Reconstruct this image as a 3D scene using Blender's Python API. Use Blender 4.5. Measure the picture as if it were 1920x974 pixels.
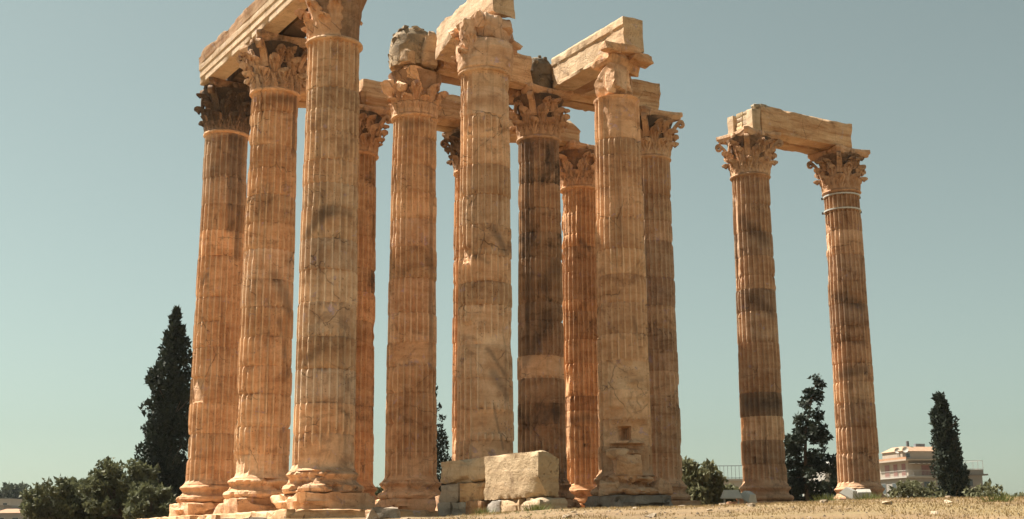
import bpy, bmesh, math, random
import numpy as np
from mathutils import Matrix, Vector

# ------------------------------------------------------------------ reset
for o in list(bpy.data.objects):
    bpy.data.objects.remove(o)
scene = bpy.context.scene
COL = scene.collection

# ------------------------------------------------------------------ camera
FPX, YAW, PITCH, ROLL = 2395.0, 0.55011, 0.21621, 0.01066
CAM = (-14.522, -36.349, -0.728)
S = 5.5                                            # column axis spacing
_c, _s = math.cos(YAW), math.sin(YAW)
_r = Vector((_c, -_s, 0)); _f = Vector((_s, _c, 0)); _u = Vector((0, 0, 1))
_z = _f * math.cos(PITCH) + _u * math.sin(PITCH)
_v = _u * math.cos(PITCH) - _f * math.sin(PITCH)
_X = _r * math.cos(ROLL) - _v * math.sin(ROLL)
_Y = _r * math.sin(ROLL) + _v * math.cos(ROLL)
cam_data = bpy.data.cameras.new('camera')
cam = bpy.data.objects.new('camera', cam_data); COL.objects.link(cam)
m = Matrix.Identity(4)
for i in range(3):
    m[i][0] = _X[i]; m[i][1] = _Y[i]; m[i][2] = -_z[i]; m[i][3] = CAM[i]
cam.matrix_world = m
cam_data.sensor_width = 36.0
cam_data.lens = 36.0 * FPX / 1920.0
cam_data.shift_x = -58.2 / 1920.0
cam_data.shift_y = -11.9 / 1920.0
cam_data.clip_start = 0.1; cam_data.clip_end = 8000
scene.camera = cam

# ------------------------------------------------------------------ light
SUN_EL = math.radians(55.0)
SUN_AZ = math.radians(-35.0)                       # from +y towards +x
sd = Vector((math.sin(SUN_AZ) * math.cos(SUN_EL), math.cos(SUN_AZ) * math.cos(SUN_EL), math.sin(SUN_EL)))
sun_data = bpy.data.lights.new('sun', 'SUN')
sun_data.energy = 5.0; sun_data.angle = math.radians(0.5); sun_data.color = (1.0, 0.91, 0.78)
sun = bpy.data.objects.new('sun', sun_data); COL.objects.link(sun)
sun.rotation_euler = (-sd).to_track_quat('-Z', 'Y').to_euler()
sun.location = (0, 0, 60)

world = bpy.data.worlds.new('World'); scene.world = world; world.use_nodes = True
wn = world.node_tree.nodes; wl = world.node_tree.links
wn.clear()
sky = wn.new('ShaderNodeTexSky'); sky.sky_type = 'NISHITA'; sky.sun_disc = False
sky.sun_elevation = SUN_EL; sky.sun_rotation = SUN_AZ
sky.air_density = 1.0; sky.dust_density = 0.9; sky.ozone_density = 1.0
hs = wn.new('ShaderNodeHueSaturation'); hs.inputs['Saturation'].default_value = 0.42
mx = wn.new('ShaderNodeMix'); mx.data_type = 'RGBA'; mx.blend_type = 'MULTIPLY'
mx.inputs['Factor'].default_value = 1.0
mx.inputs[7].default_value = (0.635, 0.725, 0.612, 1)
bg = wn.new('ShaderNodeBackground'); bg.inputs['Strength'].default_value = 0.054
wo = wn.new('ShaderNodeOutputWorld')
wl.new(sky.outputs[0], hs.inputs['Color']); wl.new(hs.outputs[0], mx.inputs[6])
wl.new(mx.outputs[2], bg.inputs['Color']); wl.new(bg.outputs[0], wo.inputs['Surface'])

scene.view_settings.view_transform = 'Standard'
scene.view_settings.look = 'None'
scene.view_settings.exposure = 1.40
scene.view_settings.gamma = 1.0
scene.view_settings.use_curve_mapping = False

# ------------------------------------------------------------------ noise (numpy)
def _hash(ix, iy, iz, seed):
    h = (ix * 374761393 + iy * 668265263 + iz * 2147483647 + seed * 1274126177) & 0xFFFFFFFF
    h = ((h ^ (h >> 13)) * 1274126177) & 0xFFFFFFFF
    h = ((h ^ (h >> 16)) * 2246822519) & 0xFFFFFFFF
    return ((h ^ (h >> 15)) & 0xFFFFFF) / float(0xFFFFFF)

def vnoise(P, seed=0):
    P = np.asarray(P, float)
    F = np.floor(P); f = P - F; I = F.astype(np.int64)
    f = f * f * (3 - 2 * f)
    out = 0
    for dx in (0, 1):
        wx = f[..., 0] if dx else 1 - f[..., 0]
        for dy in (0, 1):
            wy = f[..., 1] if dy else 1 - f[..., 1]
            for dz in (0, 1):
                wz = f[..., 2] if dz else 1 - f[..., 2]
                out = out + wx * wy * wz * _hash(I[..., 0] + dx, I[..., 1] + dy, I[..., 2] + dz, seed)
    return out * 2 - 1

def fbm(P, seed=0, octv=4):
    P = np.asarray(P, float); a = 1.0; t = 0; n = 0
    for k in range(octv):
        t = t + a * vnoise(P * (2 ** k) + 17.3 * k, seed + k * 101); n += a; a *= 0.5
    return t / n

def sstep(a, b, x):
    t = np.clip((x - a) / (b - a), 0, 1); return t * t * (3 - 2 * t)

# ------------------------------------------------------------------ object helpers
def link(o, parent=None):
    COL.objects.link(o)
    if parent is not None: o.parent = parent
    return o

def mesh_from(name, V, F, mat, smooth=True, sharp=35, worn=None, stain=None):
    me = bpy.data.meshes.new(name)
    me.from_pydata(V.tolist() if hasattr(V, 'tolist') else V, [], F.tolist() if hasattr(F, 'tolist') else F)
    if smooth:
        me.polygons.foreach_set('use_smooth', [True] * len(me.polygons))
        if sharp: me.set_sharp_from_angle(angle=math.radians(sharp))
    if mat: me.materials.append(mat)
    if worn is not None:
        at_ = me.attributes.new('worn', 'FLOAT', 'POINT'); at_.data.foreach_set('value', np.ascontiguousarray(worn, dtype=np.float32))
    if stain is not None:
        at_ = me.attributes.new('stain', 'FLOAT', 'POINT'); at_.data.foreach_set('value', np.ascontiguousarray(stain, dtype=np.float32))
    me.update()
    return me

def obj(name, me, parent=None, loc=(0, 0, 0), rz=0.0, color=None):
    o = bpy.data.objects.new(name, me)
    o.location = loc; o.rotation_euler = (0, 0, rz)
    if color: o.color = color
    return link(o, parent)

def empty(name, loc=(0, 0, 0), rz=0.0):
    o = bpy.data.objects.new(name, None); o.location = loc; o.rotation_euler = (0, 0, rz)
    o.empty_display_size = 0.3
    return link(o)

def tag(o, label=None, cat=None, group=None, kind=None):
    if label: o['label'] = label
    if cat: o['category'] = cat
    if group: o['group'] = group
    if kind: o['kind'] = kind
    return o

def grid_faces(nr, nc, wrap=True, off=0):
    i, j = np.meshgrid(np.arange(nr - 1), np.arange(nc if wrap else nc - 1), indexing='ij')
    j2 = (j + 1) % nc
    return (np.stack([i * nc + j, i * nc + j2, (i + 1) * nc + j2, (i + 1) * nc + j], -1).reshape(-1, 4) + off)

# ------------------------------------------------------------------ materials
class NT:
    def __init__(s, name):
        s.mat = bpy.data.materials.new(name); s.mat.use_nodes = True
        s.n = s.mat.node_tree.nodes; s.l = s.mat.node_tree.links
        s.n.clear()
        s.out = s.n.new('ShaderNodeOutputMaterial'); s.b = s.n.new('ShaderNodeBsdfPrincipled')
        s.l.new(s.b.outputs[0], s.out.inputs['Surface'])
    def new(s, t, **kw):
        nd = s.n.new(t)
        for k, v in kw.items(): setattr(nd, k, v)
        return nd
    def put(s, sock, v):
        if hasattr(v, 'is_output') or isinstance(v, bpy.types.NodeSocket): s.l.new(v, sock)
        else: sock.default_value = v
    def noise(s, vec, scale, detail=4, rough=0.55, dist=0.0):
        nd = s.new('ShaderNodeTexNoise'); s.put(nd.inputs['Vector'], vec)
        nd.inputs['Scale'].default_value = scale; nd.inputs['Detail'].default_value = detail
        nd.inputs['Roughness'].default_value = rough; nd.inputs['Distortion'].default_value = dist
        return nd.outputs['Fac']
    def mapping(s, vec, scale=(1, 1, 1), rot=(0, 0, 0)):
        nd = s.new('ShaderNodeMapping'); s.put(nd.inputs['Vector'], vec)
        nd.inputs['Scale'].default_value = scale; nd.inputs['Rotation'].default_value = rot
        return nd.outputs[0]
    def ramp(s, fac, a, b, ca=(0, 0, 0, 1), cb=(1, 1, 1, 1)):
        nd = s.new('ShaderNodeValToRGB'); s.put(nd.inputs['Fac'], fac)
        e = nd.color_ramp.elements; e[0].position = a; e[0].color = ca; e[1].position = b; e[1].color = cb
        return nd.outputs['Color']
    def mix(s, fac, a, b, mode='MIX'):
        nd = s.new('ShaderNodeMix', data_type='RGBA', blend_type=mode)
        s.put(nd.inputs[0], fac); s.put(nd.inputs[6], a); s.put(nd.inputs[7], b)
        return nd.outputs[2]
    def math(s, op, a, b=0.0, clamp=False):
        nd = s.new('ShaderNodeMath', operation=op, use_clamp=clamp); s.put(nd.inputs[0], a); s.put(nd.inputs[1], b)
        return nd.outputs[0]
    def vadd(s, a, b, op='ADD'):
        nd = s.new('ShaderNodeVectorMath', operation=op); s.put(nd.inputs[0], a); s.put(nd.inputs[1], b)
        return nd.outputs[0]
    def vscale(s, a, k):
        nd = s.new('ShaderNodeVectorMath', operation='SCALE'); s.put(nd.inputs[0], a); nd.inputs['Scale'].default_value = k
        return nd.outputs[0]
    def bump(s, h, strength=0.5, dist=0.02):
        nd = s.new('ShaderNodeBump'); s.put(nd.inputs['Height'], h)
        nd.inputs['Strength'].default_value = strength; nd.inputs['Distance'].default_value = dist
        s.l.new(nd.outputs[0], s.b.inputs['Normal'])

def stone(name, lo, hi, bed=0.25, crust_col=(0.055, 0.044, 0.036), streak=0.42, crack=1.0, rough_bump=0.7, bedscale=5.0, bedrot=(0, 0, 0), tone=0.22):
    t = NT(name)
    tc = t.new('ShaderNodeTexCoord'); oi = t.new('ShaderNodeObjectInfo')
    vec = t.vadd(tc.outputs['Object'], t.vscale(oi.outputs['Location'], 0.731))
    n1 = t.noise(vec, 0.55, 6, 0.6, 0.8)
    n2 = t.noise(vec, 2.6, 6, 0.65, 0.6)
    n3 = t.noise(vec, 17.0, 4, 0.7)
    f = t.math('ADD', t.math('MULTIPLY', n1, 0.6), t.math('MULTIPLY', n2, 0.4))
    col = t.ramp(f, 0.36, 0.64, (*lo, 1), (*hi, 1))
    # bedding seams
    bv = t.mapping(vec, (0.5, 0.5, bedscale), bedrot)
    nb = t.noise(bv, 1.0, 5, 0.6, 0.7)
    seam = t.ramp(nb, 0.42, 0.62)
    col = t.mix(t.math('MULTIPLY', seam, bed), col, t.mix(1.0, col, (0.62, 0.45, 0.31, 1), 'MULTIPLY'))
    # pale scuffs where the skin has come away
    sc = t.ramp(t.noise(vec, 2.6, 9, 0.74, 0.4), 0.60, 0.64)
    col = t.mix(t.math('MULTIPLY', sc, 0.6), col, (min(hi[0] * 1.25, .62), min(hi[1] * 1.3, .5), hi[2] * 1.45, 1))
    # fine grain
    col = t.mix(0.5, col, t.ramp(n3, 0.2, 0.8, (0.80, 0.78, 0.76, 1), (1.30, 1.30, 1.30, 1)), 'MULTIPLY')
    # worn arrises are paler than the patina in the flutes
    at_ = t.new('ShaderNodeAttribute', attribute_name='worn')
    col = t.mix(t.math('MULTIPLY', t.math('MULTIPLY', at_.outputs['Fac'], t.ramp(n2, 0.25, 0.55)), 0.45), col, (min(hi[0] * 1.12, .86), min(hi[1] * 1.14, .72), hi[2] * 1.14, 1))
    hv_ = t.ramp(t.noise(vec, 0.42, 3, 0.5, 0.5), 0.35, 0.65, (1.0, 0.985, 0.955, 1), (0.98, 1.0, 0.985, 1))
    col = t.mix(1.0, col, hv_, 'MULTIPLY')
    pv = t.new('ShaderNodeTexVoronoi'); t.put(pv.inputs['Vector'], t.vadd(vec, t.vscale(t.noise(vec, 7.0, 2), 0.05))); pv.inputs['Scale'].default_value = 11.0
    pit = t.math('MULTIPLY', t.ramp(pv.outputs['Distance'], 0.12, 0.26, (1, 1, 1, 1), (0, 0, 0, 1)), t.ramp(t.noise(vec, 1.9, 3), 0.50, 0.60))
    col = t.mix(t.math('MULTIPLY', pit, 0.55), col, (0.10, 0.06, 0.035, 1))
    # rain streaks
    sv = t.mapping(vec, (3.2, 3.2, 0.16))
    st = t.ramp(t.noise(sv, 1.0, 7, 0.68, 0.3), 0.53, 0.68)
    col = t.mix(t.math('MULTIPLY', st, streak), col, (0.11, 0.075, 0.05, 1))
    sg = t.ramp(t.noise(t.mapping(vec, (1, 1, 1.5), (0.6, 0.5, 0)), 0.75, 8, 0.68, 1.6), 0.53, 0.66)
    col = t.mix(t.math('MULTIPLY', sg, 0.55), col, t.mix(1.0, col, (0.36, 0.31, 0.29, 1), 'MULTIPLY'))
    # piece to piece tone
    tr = t.math('ADD', t.math('MULTIPLY', oi.outputs['Random'], tone), 1.0 - tone * 0.5)
    cmb = t.new('ShaderNodeCombineColor'); [t.put(cmb.inputs[k], tr) for k in range(3)]
    col = t.mix(1.0, col, cmb.outputs[0], 'MULTIPLY')
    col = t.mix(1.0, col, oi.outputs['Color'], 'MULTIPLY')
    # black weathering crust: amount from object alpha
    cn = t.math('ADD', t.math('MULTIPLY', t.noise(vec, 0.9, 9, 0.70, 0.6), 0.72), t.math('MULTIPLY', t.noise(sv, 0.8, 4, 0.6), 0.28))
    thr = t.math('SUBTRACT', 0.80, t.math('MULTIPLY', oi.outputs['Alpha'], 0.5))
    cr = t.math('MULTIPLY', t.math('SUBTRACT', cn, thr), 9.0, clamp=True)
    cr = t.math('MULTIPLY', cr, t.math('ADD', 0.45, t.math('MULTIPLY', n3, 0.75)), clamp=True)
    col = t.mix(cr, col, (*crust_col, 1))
    as_ = t.new('ShaderNodeAttribute', attribute_name='stain')
    col = t.mix(t.math('MULTIPLY', as_.outputs['Fac'], t.math('ADD', 0.35, t.math('MULTIPLY', n2, 0.8)), clamp=True), col, t.mix(0.75, col, (0.075, 0.058, 0.047, 1)))
    # cracks
    wob = t.new('ShaderNodeTexNoise'); t.put(wob.inputs['Vector'], vec); wob.inputs['Scale'].default_value = 2.2; wob.inputs['Detail'].default_value = 5
    cvv = t.vadd(vec, t.vscale(wob.outputs['Color'], 0.38))
    vo = t.new('ShaderNodeTexVoronoi', feature='DISTANCE_TO_EDGE'); t.put(vo.inputs['Vector'], cvv); vo.inputs['Scale'].default_value = 0.8
    ck = t.ramp(vo.outputs['Distance'], 0.002, 0.012, (1, 1, 1, 1), (0, 0, 0, 1))
    ckm = t.ramp(t.noise(vec, 0.8, 2), 0.5, 0.6)
    ckf = t.math('MULTIPLY', t.math('MULTIPLY', ck, ckm), crack, clamp=True)
    col = t.mix(t.math('MULTIPLY', ckf, 0.55), col, (0.07, 0.045, 0.028, 1))
    t.put(t.b.inputs['Base Color'], col)
    t.b.inputs['Roughness'].default_value = 0.88
    t.b.inputs['Specular IOR Level'].default_value = 0.25
    h = t.math('ADD', t.math('MULTIPLY', n3, 0.5), t.math('ADD', n2, t.math('MULTIPLY', nb, 0.5)))
    h = t.math('SUBTRACT', h, t.math('ADD', t.math('MULTIPLY', ckf, 1.4), t.math('ADD', t.math('MULTIPLY', pit, 0.9), t.math('MULTIPLY', sc, 0.5))))
    t.bump(h, rough_bump, 0.05)
    return t.mat

M = {}
M['marble'] = stone('honey_marble', (0.53, 0.341, 0.216), (0.81, 0.628, 0.477), bed=0.4, bedrot=(0.5, 0.35, 0), bedscale=3.0)
M['beam'] = stone('banded_marble', (0.50, 0.335, 0.205), (0.70, 0.54, 0.38), bed=0.8, bedscale=5.0, streak=0.15, tone=0.1)
M['pale'] = stone('pale_marble', (0.45, 0.345, 0.245), (0.63, 0.515, 0.385), bed=0.35, streak=0.32, crack=0.25, tone=0.1, rough_bump=0.8)
M['picked'] = stone('picked_marble', (0.31, 0.235, 0.155), (0.46, 0.36, 0.25), bed=0.2, streak=0.08, crack=0.15, tone=0.05, rough_bump=1.0)
M['grey'] = stone('grey_marble', (0.24, 0.215, 0.19), (0.42, 0.38, 0.325), bed=0.2, streak=0.2)
M['rubble'] = stone('lichened_rubble', (0.10, 0.085, 0.068), (0.34, 0.27, 0.19), bed=0.1, streak=0.3, rough_bump=1.0)

def plain(name, col, rough=0.7, var=0.15, scale=3.0, metal=0.0, bump=0.0):
    t = NT(name)
    tc = t.new('ShaderNodeTexCoord'); oi = t.new('ShaderNodeObjectInfo')
    vec = t.vadd(tc.outputs['Object'], t.vscale(oi.outputs['Location'], 0.317))
    n = t.noise(vec, scale, 5, 0.6)
    c = t.mix(1.0, (*col, 1), t.ramp(n, 0.25, 0.75, (1 - var, 1 - var, 1 - var, 1), (1 + var, 1 + var, 1 + var, 1)), 'MULTIPLY')
    c = t.mix(1.0, c, oi.outputs['Color'], 'MULTIPLY')
    t.put(t.b.inputs['Base Color'], c); t.b.inputs['Roughness'].default_value = rough; t.b.inputs['Metallic'].default_value = metal
    if bump: t.bump(n, bump, 0.02)
    return t.mat

M['steel'] = plain('galvanised_steel', (0.55, 0.54, 0.5), 0.45, 0.12, 6, 0.3)
M['lamp_white'] = plain('off_white_enamel', (0.36, 0.345, 0.305), 0.5, 0.12, 5)
M['lamp_glass'] = plain('dull_glass', (0.10, 0.11, 0.11), 0.15, 0.1, 5)
M['bark'] = plain('bark', (0.10, 0.072, 0.05), 0.9, 0.35, 6, 0, 0.6)
M['render_cream'] = plain('cream_render', (0.33, 0.275, 0.22), 0.9, 0.08, 0.8)
M['render_grey'] = plain('grey_render', (0.22, 0.207, 0.187), 0.9, 0.12, 0.8)
M['render_white'] = plain('white_render', (0.34, 0.325, 0.297), 0.9, 0.08, 0.8)
M['terracotta'] = plain('terracotta', (0.34, 0.19, 0.11), 0.85, 0.2, 2.0)
M['shutter'] = plain('maroon_shutter', (0.20, 0.085, 0.07), 0.6, 0.15, 3)
M['pane'] = plain('window_glass', (0.05, 0.06, 0.065), 0.12, 0.1, 2)
M['dark_metal'] = plain('dark_metal', (0.08, 0.08, 0.085), 0.5, 0.1, 3)
M['awning'] = plain('grey_awning', (0.42, 0.40, 0.36), 0.8, 0.08, 3)
M['awning_dark'] = plain('dark_awning', (0.16, 0.13, 0.11), 0.8, 0.08, 3)

def leafmat(name, col, var=0.35, trans=0.15):
    t = NT(name)
    tc = t.new('ShaderNodeTexCoord'); oi = t.new('ShaderNodeObjectInfo')
    n = t.noise(tc.outputs['Object'], 0.9, 3, 0.6); n2 = t.noise(tc.outputs['Object'], 9.0, 2, 0.6)
    f = t.math('ADD', t.math('MULTIPLY', n, 0.5), t.math('MULTIPLY', n2, 0.5))
    c = t.ramp(f, 0.3, 0.7, tuple(k * (1 - var) for k in col) + (1,), tuple(k * (1 + var) for k in col) + (1,))
    t.put(t.b.inputs['Base Color'], c); t.b.inputs['Roughness'].default_value = 0.65
    t.b.inputs['Specular IOR Level'].default_value = 0.2
    tr = t.new('ShaderNodeBsdfTranslucent'); t.put(tr.inputs['Color'], c)
    ms = t.new('ShaderNodeMixShader'); ms.inputs[0].default_value = trans
    t.l.new(t.b.outputs[0], ms.inputs[1]); t.l.new(tr.outputs[0], ms.inputs[2]); t.l.new(ms.outputs[0], t.out.inputs['Surface'])
    return t.mat
M['cypress'] = leafmat('cypress_leaf', (0.027, 0.036, 0.024), 0.6, 0.12)
M['olive'] = leafmat('olive_leaf', (0.10, 0.108, 0.055), 0.6, 0.28)
M['shrub'] = leafmat('shrub_leaf', (0.15, 0.152, 0.082), 0.5, 0.28)
M['far_leaf'] = leafmat('far_leaf', (0.07, 0.085, 0.05), 0.3, 0.1)
M['dry_grass'] = leafmat('dry_grass', (0.31, 0.22, 0.105), 0.4, 0.3)
M['green_grass'] = leafmat('green_grass', (0.13, 0.14, 0.045), 0.3, 0.3)

def ground_mat():
    t = NT('dry_earth')
    tc = t.new('ShaderNodeTexCoord'); vec = tc.outputs['Object']
    a = t.noise(vec, 0.25, 6, 0.6, 0.5); b = t.noise(vec, 1.7, 6, 0.65); c = t.noise(vec, 14.0, 5, 0.7)
    col = t.ramp(t.math('ADD', t.math('MULTIPLY', a, 0.5), t.math('MULTIPLY', b, 0.5)), 0.38, 0.62, (0.165, 0.102, 0.05, 1), (0.28, 0.187, 0.098, 1))
    gm = t.ramp(t.noise(t.mapping(vec, (0.22, 0.22, 0.22)), 1.0, 5, 0.6, 0.4), 0.46, 0.62)
    col = t.mix(t.math('MULTIPLY', gm, 0.4), col, (0.22, 0.185, 0.07, 1))
    col = t.mix(0.6, col, t.ramp(c, 0.25, 0.75, (0.55, 0.53, 0.5, 1), (1.3, 1.3, 1.3, 1)), 'MULTIPLY')
    vo = t.new('ShaderNodeTexVoronoi'); t.put(vo.inputs['Vector'], vec); vo.inputs['Scale'].default_value = 9.0
    pb = t.ramp(vo.outputs['Distance'], 0.10, 0.20, (1, 1, 1, 1), (0, 0, 0, 1))
    pb = t.math('MULTIPLY', pb, t.ramp(t.noise(vec, 2.3, 3), 0.5, 0.62))
    col = t.mix(t.math('MULTIPLY', pb, 0.7), col, (0.46, 0.39, 0.29, 1))
    t.put(t.b.inputs['Base Color'], col); t.b.inputs['Roughness'].default_value = 0.95
    t.bump(t.math('ADD', t.math('ADD', c, t.math('MULTIPLY', b, 1.5)), t.math('MULTIPLY', pb, 0.8)), 0.8, 0.05)
    return t.mat
M['ground'] = ground_mat()

# ------------------------------------------------------------------ ground
FWD = np.array([_s, _c]); RGT = np.array([_c, -_s])
CREST_L = np.array([-40, -9, -5.0, -3.9, -3.1, -2.0, 0.3, 2.7, 4.6, 6.3, 9.0, 16, 40])
CREST_Z = np.array([-1.4, -1.2, -0.84, -0.58, -0.47, -0.43, -0.32, -0.29, -0.245, -0.215, -0.22, -0.22, -0.45])
def ground_z(x, y):
    dx = x - CAM[0]; dy = y - CAM[1]
    d = dx * FWD[0] + dy * FWD[1]; l = dx * RGT[0] + dy * RGT[1]
    dd = np.hypot(dx, dy)
    cz = np.interp(l * 24.0 / np.clip(d, 16, 60), CREST_L, CREST_Z)
    near = -2.35 + (cz + 2.35) * np.sin(np.clip(d / 24.0, 0, 1) * math.pi / 2) ** 0.9
    far = cz + (-0.30 - cz) * sstep(25, 33, d)
    far = far + (-0.9) * sstep(62, 95, d)
    z = np.where(d < 24, near, far)
    z = np.where(d < 0, -2.35, z)
    bumps = 0.035 * fbm(np.stack([x * 0.5, y * 0.5, x * 0], -1), 5, 4) + 0.012 * fbm(np.stack([x * 3, y * 3, x * 0], -1), 9, 3)
    hill = 7.0 * sstep(160, 420, dd) * sstep(-0.02, -0.22, l / np.maximum(dd, 1)) 
    return z + bumps * (dd < 90) + hill
def build_ground():
    ang_f = np.linspace(-0.5, 0.5, 420)
    ang_c = np.linspace(0.5, 2 * math.pi - 0.5, 60)[1:-1]
    ang = np.concatenate([ang_f, ang_c])
    rad = np.concatenate([np.linspace(0.5, 9, 14), np.linspace(9.3, 34, 190), np.geomspace(35, 1500, 54)])
    a, r = np.meshgrid(ang, rad)
    th = a - 0.0
    x = CAM[0] + r * (FWD[0] * np.cos(th) + RGT[0] * np.sin(th)); y = CAM[1] + r * (FWD[1] * np.cos(th) + RGT[1] * np.sin(th))
    z = ground_z(x, y)
    V = np.stack([x, y, z], -1).reshape(-1, 3)
    F = grid_faces(len(rad), len(ang), True)[:, ::-1].tolist()
    c = len(V); V = np.vstack([V, [[CAM[0], CAM[1], -2.35]]])
    n = len(ang)
    F += [[c, (j + 1) % n, j] for j in range(n)]
    me = mesh_from('ground', V, F, M['ground'], True, None)
    bm = bmesh.new(); bm.from_mesh(me); bmesh.ops.recalc_face_normals(bm, faces=bm.faces)
    if sum(f.normal.z for f in list(bm.faces)[:500]) < 0:
        bmesh.ops.reverse_faces(bm, faces=bm.faces)
    bm.to_mesh(me); bm.free()
    o = obj('ground', me); tag(o, kind='structure')
build_ground()
def gz(x, y): return float(ground_z(np.array([float(x)]), np.array([float(y)]))[0])

# ------------------------------------------------------------------ stone shapes
def rough_box(sx, sy, sz, seed, chip=0.06, rough=0.02, step=0.16, endrough=(0, 0, 0), fn=None, er=0.09):
    """worn block centred in x,y with its bottom at z=0; edges chipped, faces uneven"""
    nx, ny, nz = [max(2, min(48, int(round(s / step)))) for s in (sx, sy, sz)]
    bm = bmesh.new()
    cache = {}
    def vert(i, j, k):
        key = (i, j, k)
        if key not in cache: cache[key] = bm.verts.new((i / nx - 0.5, j / ny - 0.5, k / nz))
        return cache[key]
    def quad(a, b, c, d): bm.faces.new((a, b, c, d))
    for i in range(nx):
        for j in range(ny):
            quad(vert(i, j, 0), vert(i, j + 1, 0), vert(i + 1, j + 1, 0), vert(i + 1, j, 0))
            quad(vert(i, j, nz), vert(i + 1, j, nz), vert(i + 1, j + 1, nz), vert(i, j + 1, nz))
    for i in range(nx):
        for k in range(nz):
            quad(vert(i, 0, k), vert(i + 1, 0, k), vert(i + 1, 0, k + 1), vert(i, 0, k + 1))
            quad(vert(i, ny, k), vert(i, ny, k + 1), vert(i + 1, ny, k + 1), vert(i + 1, ny, k))
    for j in range(ny):
        for k in range(nz):
            quad(vert(0, j, k), vert(0, j, k + 1), vert(0, j + 1, k + 1), vert(0, j + 1, k))
            quad(vert(nx, j, k), vert(nx, j + 1, k), vert(nx, j + 1, k + 1), vert(nx, j, k + 1))
    bm.verts.ensure_lookup_table(); bm.verts.index_update()
    P = np.array([v.co[:] for v in bm.verts])
    F = [[v.index for v in f.verts] for f in bm.faces]
    bm.free()
    U = P * np.array([sx, sy, sz])
    C = U - np.array([0, 0, sz / 2])
    H = np.array([sx, sy, sz]) / 2
    on = np.isclose(np.abs(C), H).sum(1)
    dist = np.sort(H - np.abs(C), axis=1)
    edge = np.exp(-(dist[:, 1] / er) ** 2)            # near an edge
    n1 = vnoise(U * 1.7 + seed * 3.1, seed); n2 = fbm(U * (5 if step > 0.08 else 13) + seed, seed + 7, 3)
    amt = chip * np.clip(0.25 + 1.3 * n1, 0.05, 1.6) * edge
    dirn = np.where(H - np.abs(C) < er * 1.1, -np.sign(C), 0.0)
    disp = dirn * amt[:, None]
    nrm = np.where(np.isclose(np.abs(C), H), np.sign(C), 0.0)
    disp = disp + nrm * (rough * n2 + rough * 0.8 * n1)[:, None]
    for ax in range(3):
        if endrough[ax]:
            disp[:, ax] += nrm[:, ax] * endrough[ax] * fbm(U * 1.4 + 31 * ax, seed + 3, 3)
    V = U + disp
    if fn is not None: V = fn(V)
    return V, F

def block(name, mat, dims, loc, rz=0, seed=0, parent=None, color=(1, 1, 1, 0.0), chip=0.06, rough=0.02, step=0.16, tilt=(0, 0), endrough=(0, 0, 0), fn=None, er=0.09):
    V, F = rough_box(*dims, seed, chip, rough, step, endrough, fn, er)
    o = obj(name, mesh_from(name, V, F, mat, True, 32), parent, loc, rz, color)
    o.rotation_euler = (tilt[0], tilt[1], rz)
    return o

def rock_mesh(name, mat, dims, seed, n=26, sub=3, noise=0.06):
    """angular broken stone: hull of scattered points, finely broken up; bottom at z=0"""
    rng = np.random.RandomState(seed)
    P = rng.uniform(-1, 1, (n, 3)); P /= np.max(np.abs(P), axis=1)[:, None] ** 0.75 * 1.0
    P = np.clip(P, -1, 1) * rng.uniform(0.82, 1.0, (n, 1))
    bm = bmesh.new()
    for p in P: bm.verts.new(p * np.array(dims) / 2)
    r = bmesh.ops.convex_hull(bm, input=bm.verts)
    junk = [g for g in r['geom_interior'] if isinstance(g, bmesh.types.BMVert)]
    bmesh.ops.delete(bm, geom=junk, context='VERTS')
    loose = [v for v in bm.verts if not v.link_faces]
    if loose: bmesh.ops.delete(bm, geom=loose, context='VERTS')
    for _ in range(sub):
        bmesh.ops.subdivide_edges(bm, edges=bm.edges[:], cuts=1, use_grid_fill=True)
    bmesh.ops.triangulate(bm, faces=bm.faces)
    V = np.array([v.co[:] for v in bm.verts])
    bm.verts.index_update(); F = [[v.index for v in f.verts] for f in bm.faces]
    bm.free()
    s = max(dims)
    d = np.stack([fbm(V * 3.2 / s + k * 9.7, seed + k, 3) * 0.7 + 0.5 * fbm(V * 9.0 / s + k * 5.1, seed + k + 20, 3) for k in range(3)], -1) * noise * s
    V = V + d; V[:, 2] -= V[:, 2].min()
    return mesh_from(name, V, F, mat, True, 16)

# ------------------------------------------------------------------ columns
Z_SH, Z_NK, Z_TOP = 1.15, 14.64, 16.60
R0, R1 = 0.925, 0.815
NF = 24
_fr = np.array([0.0, 0.15, 0.24, 0.38, 0.575, 0.77, 0.91])
_dp = np.where(_fr < 0.16, 0.0, np.sqrt(np.clip(1 - ((_fr - 0.575) / 0.425) ** 2, 0, 1)))
TH = ((np.arange(NF)[:, None] + _fr[None, :]) * (2 * math.pi / NF)).ravel()
DP = np.tile(_dp, NF)

def shaft_r(z):
    u = np.clip((z - Z_SH) / (Z_NK - Z_SH), 0, 1)
    return R0 + (R1 - R0) * (u ** 1.25)

def angdiff(a, b): return (a - b + math.pi) % (2 * math.pi) - math.pi

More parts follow.
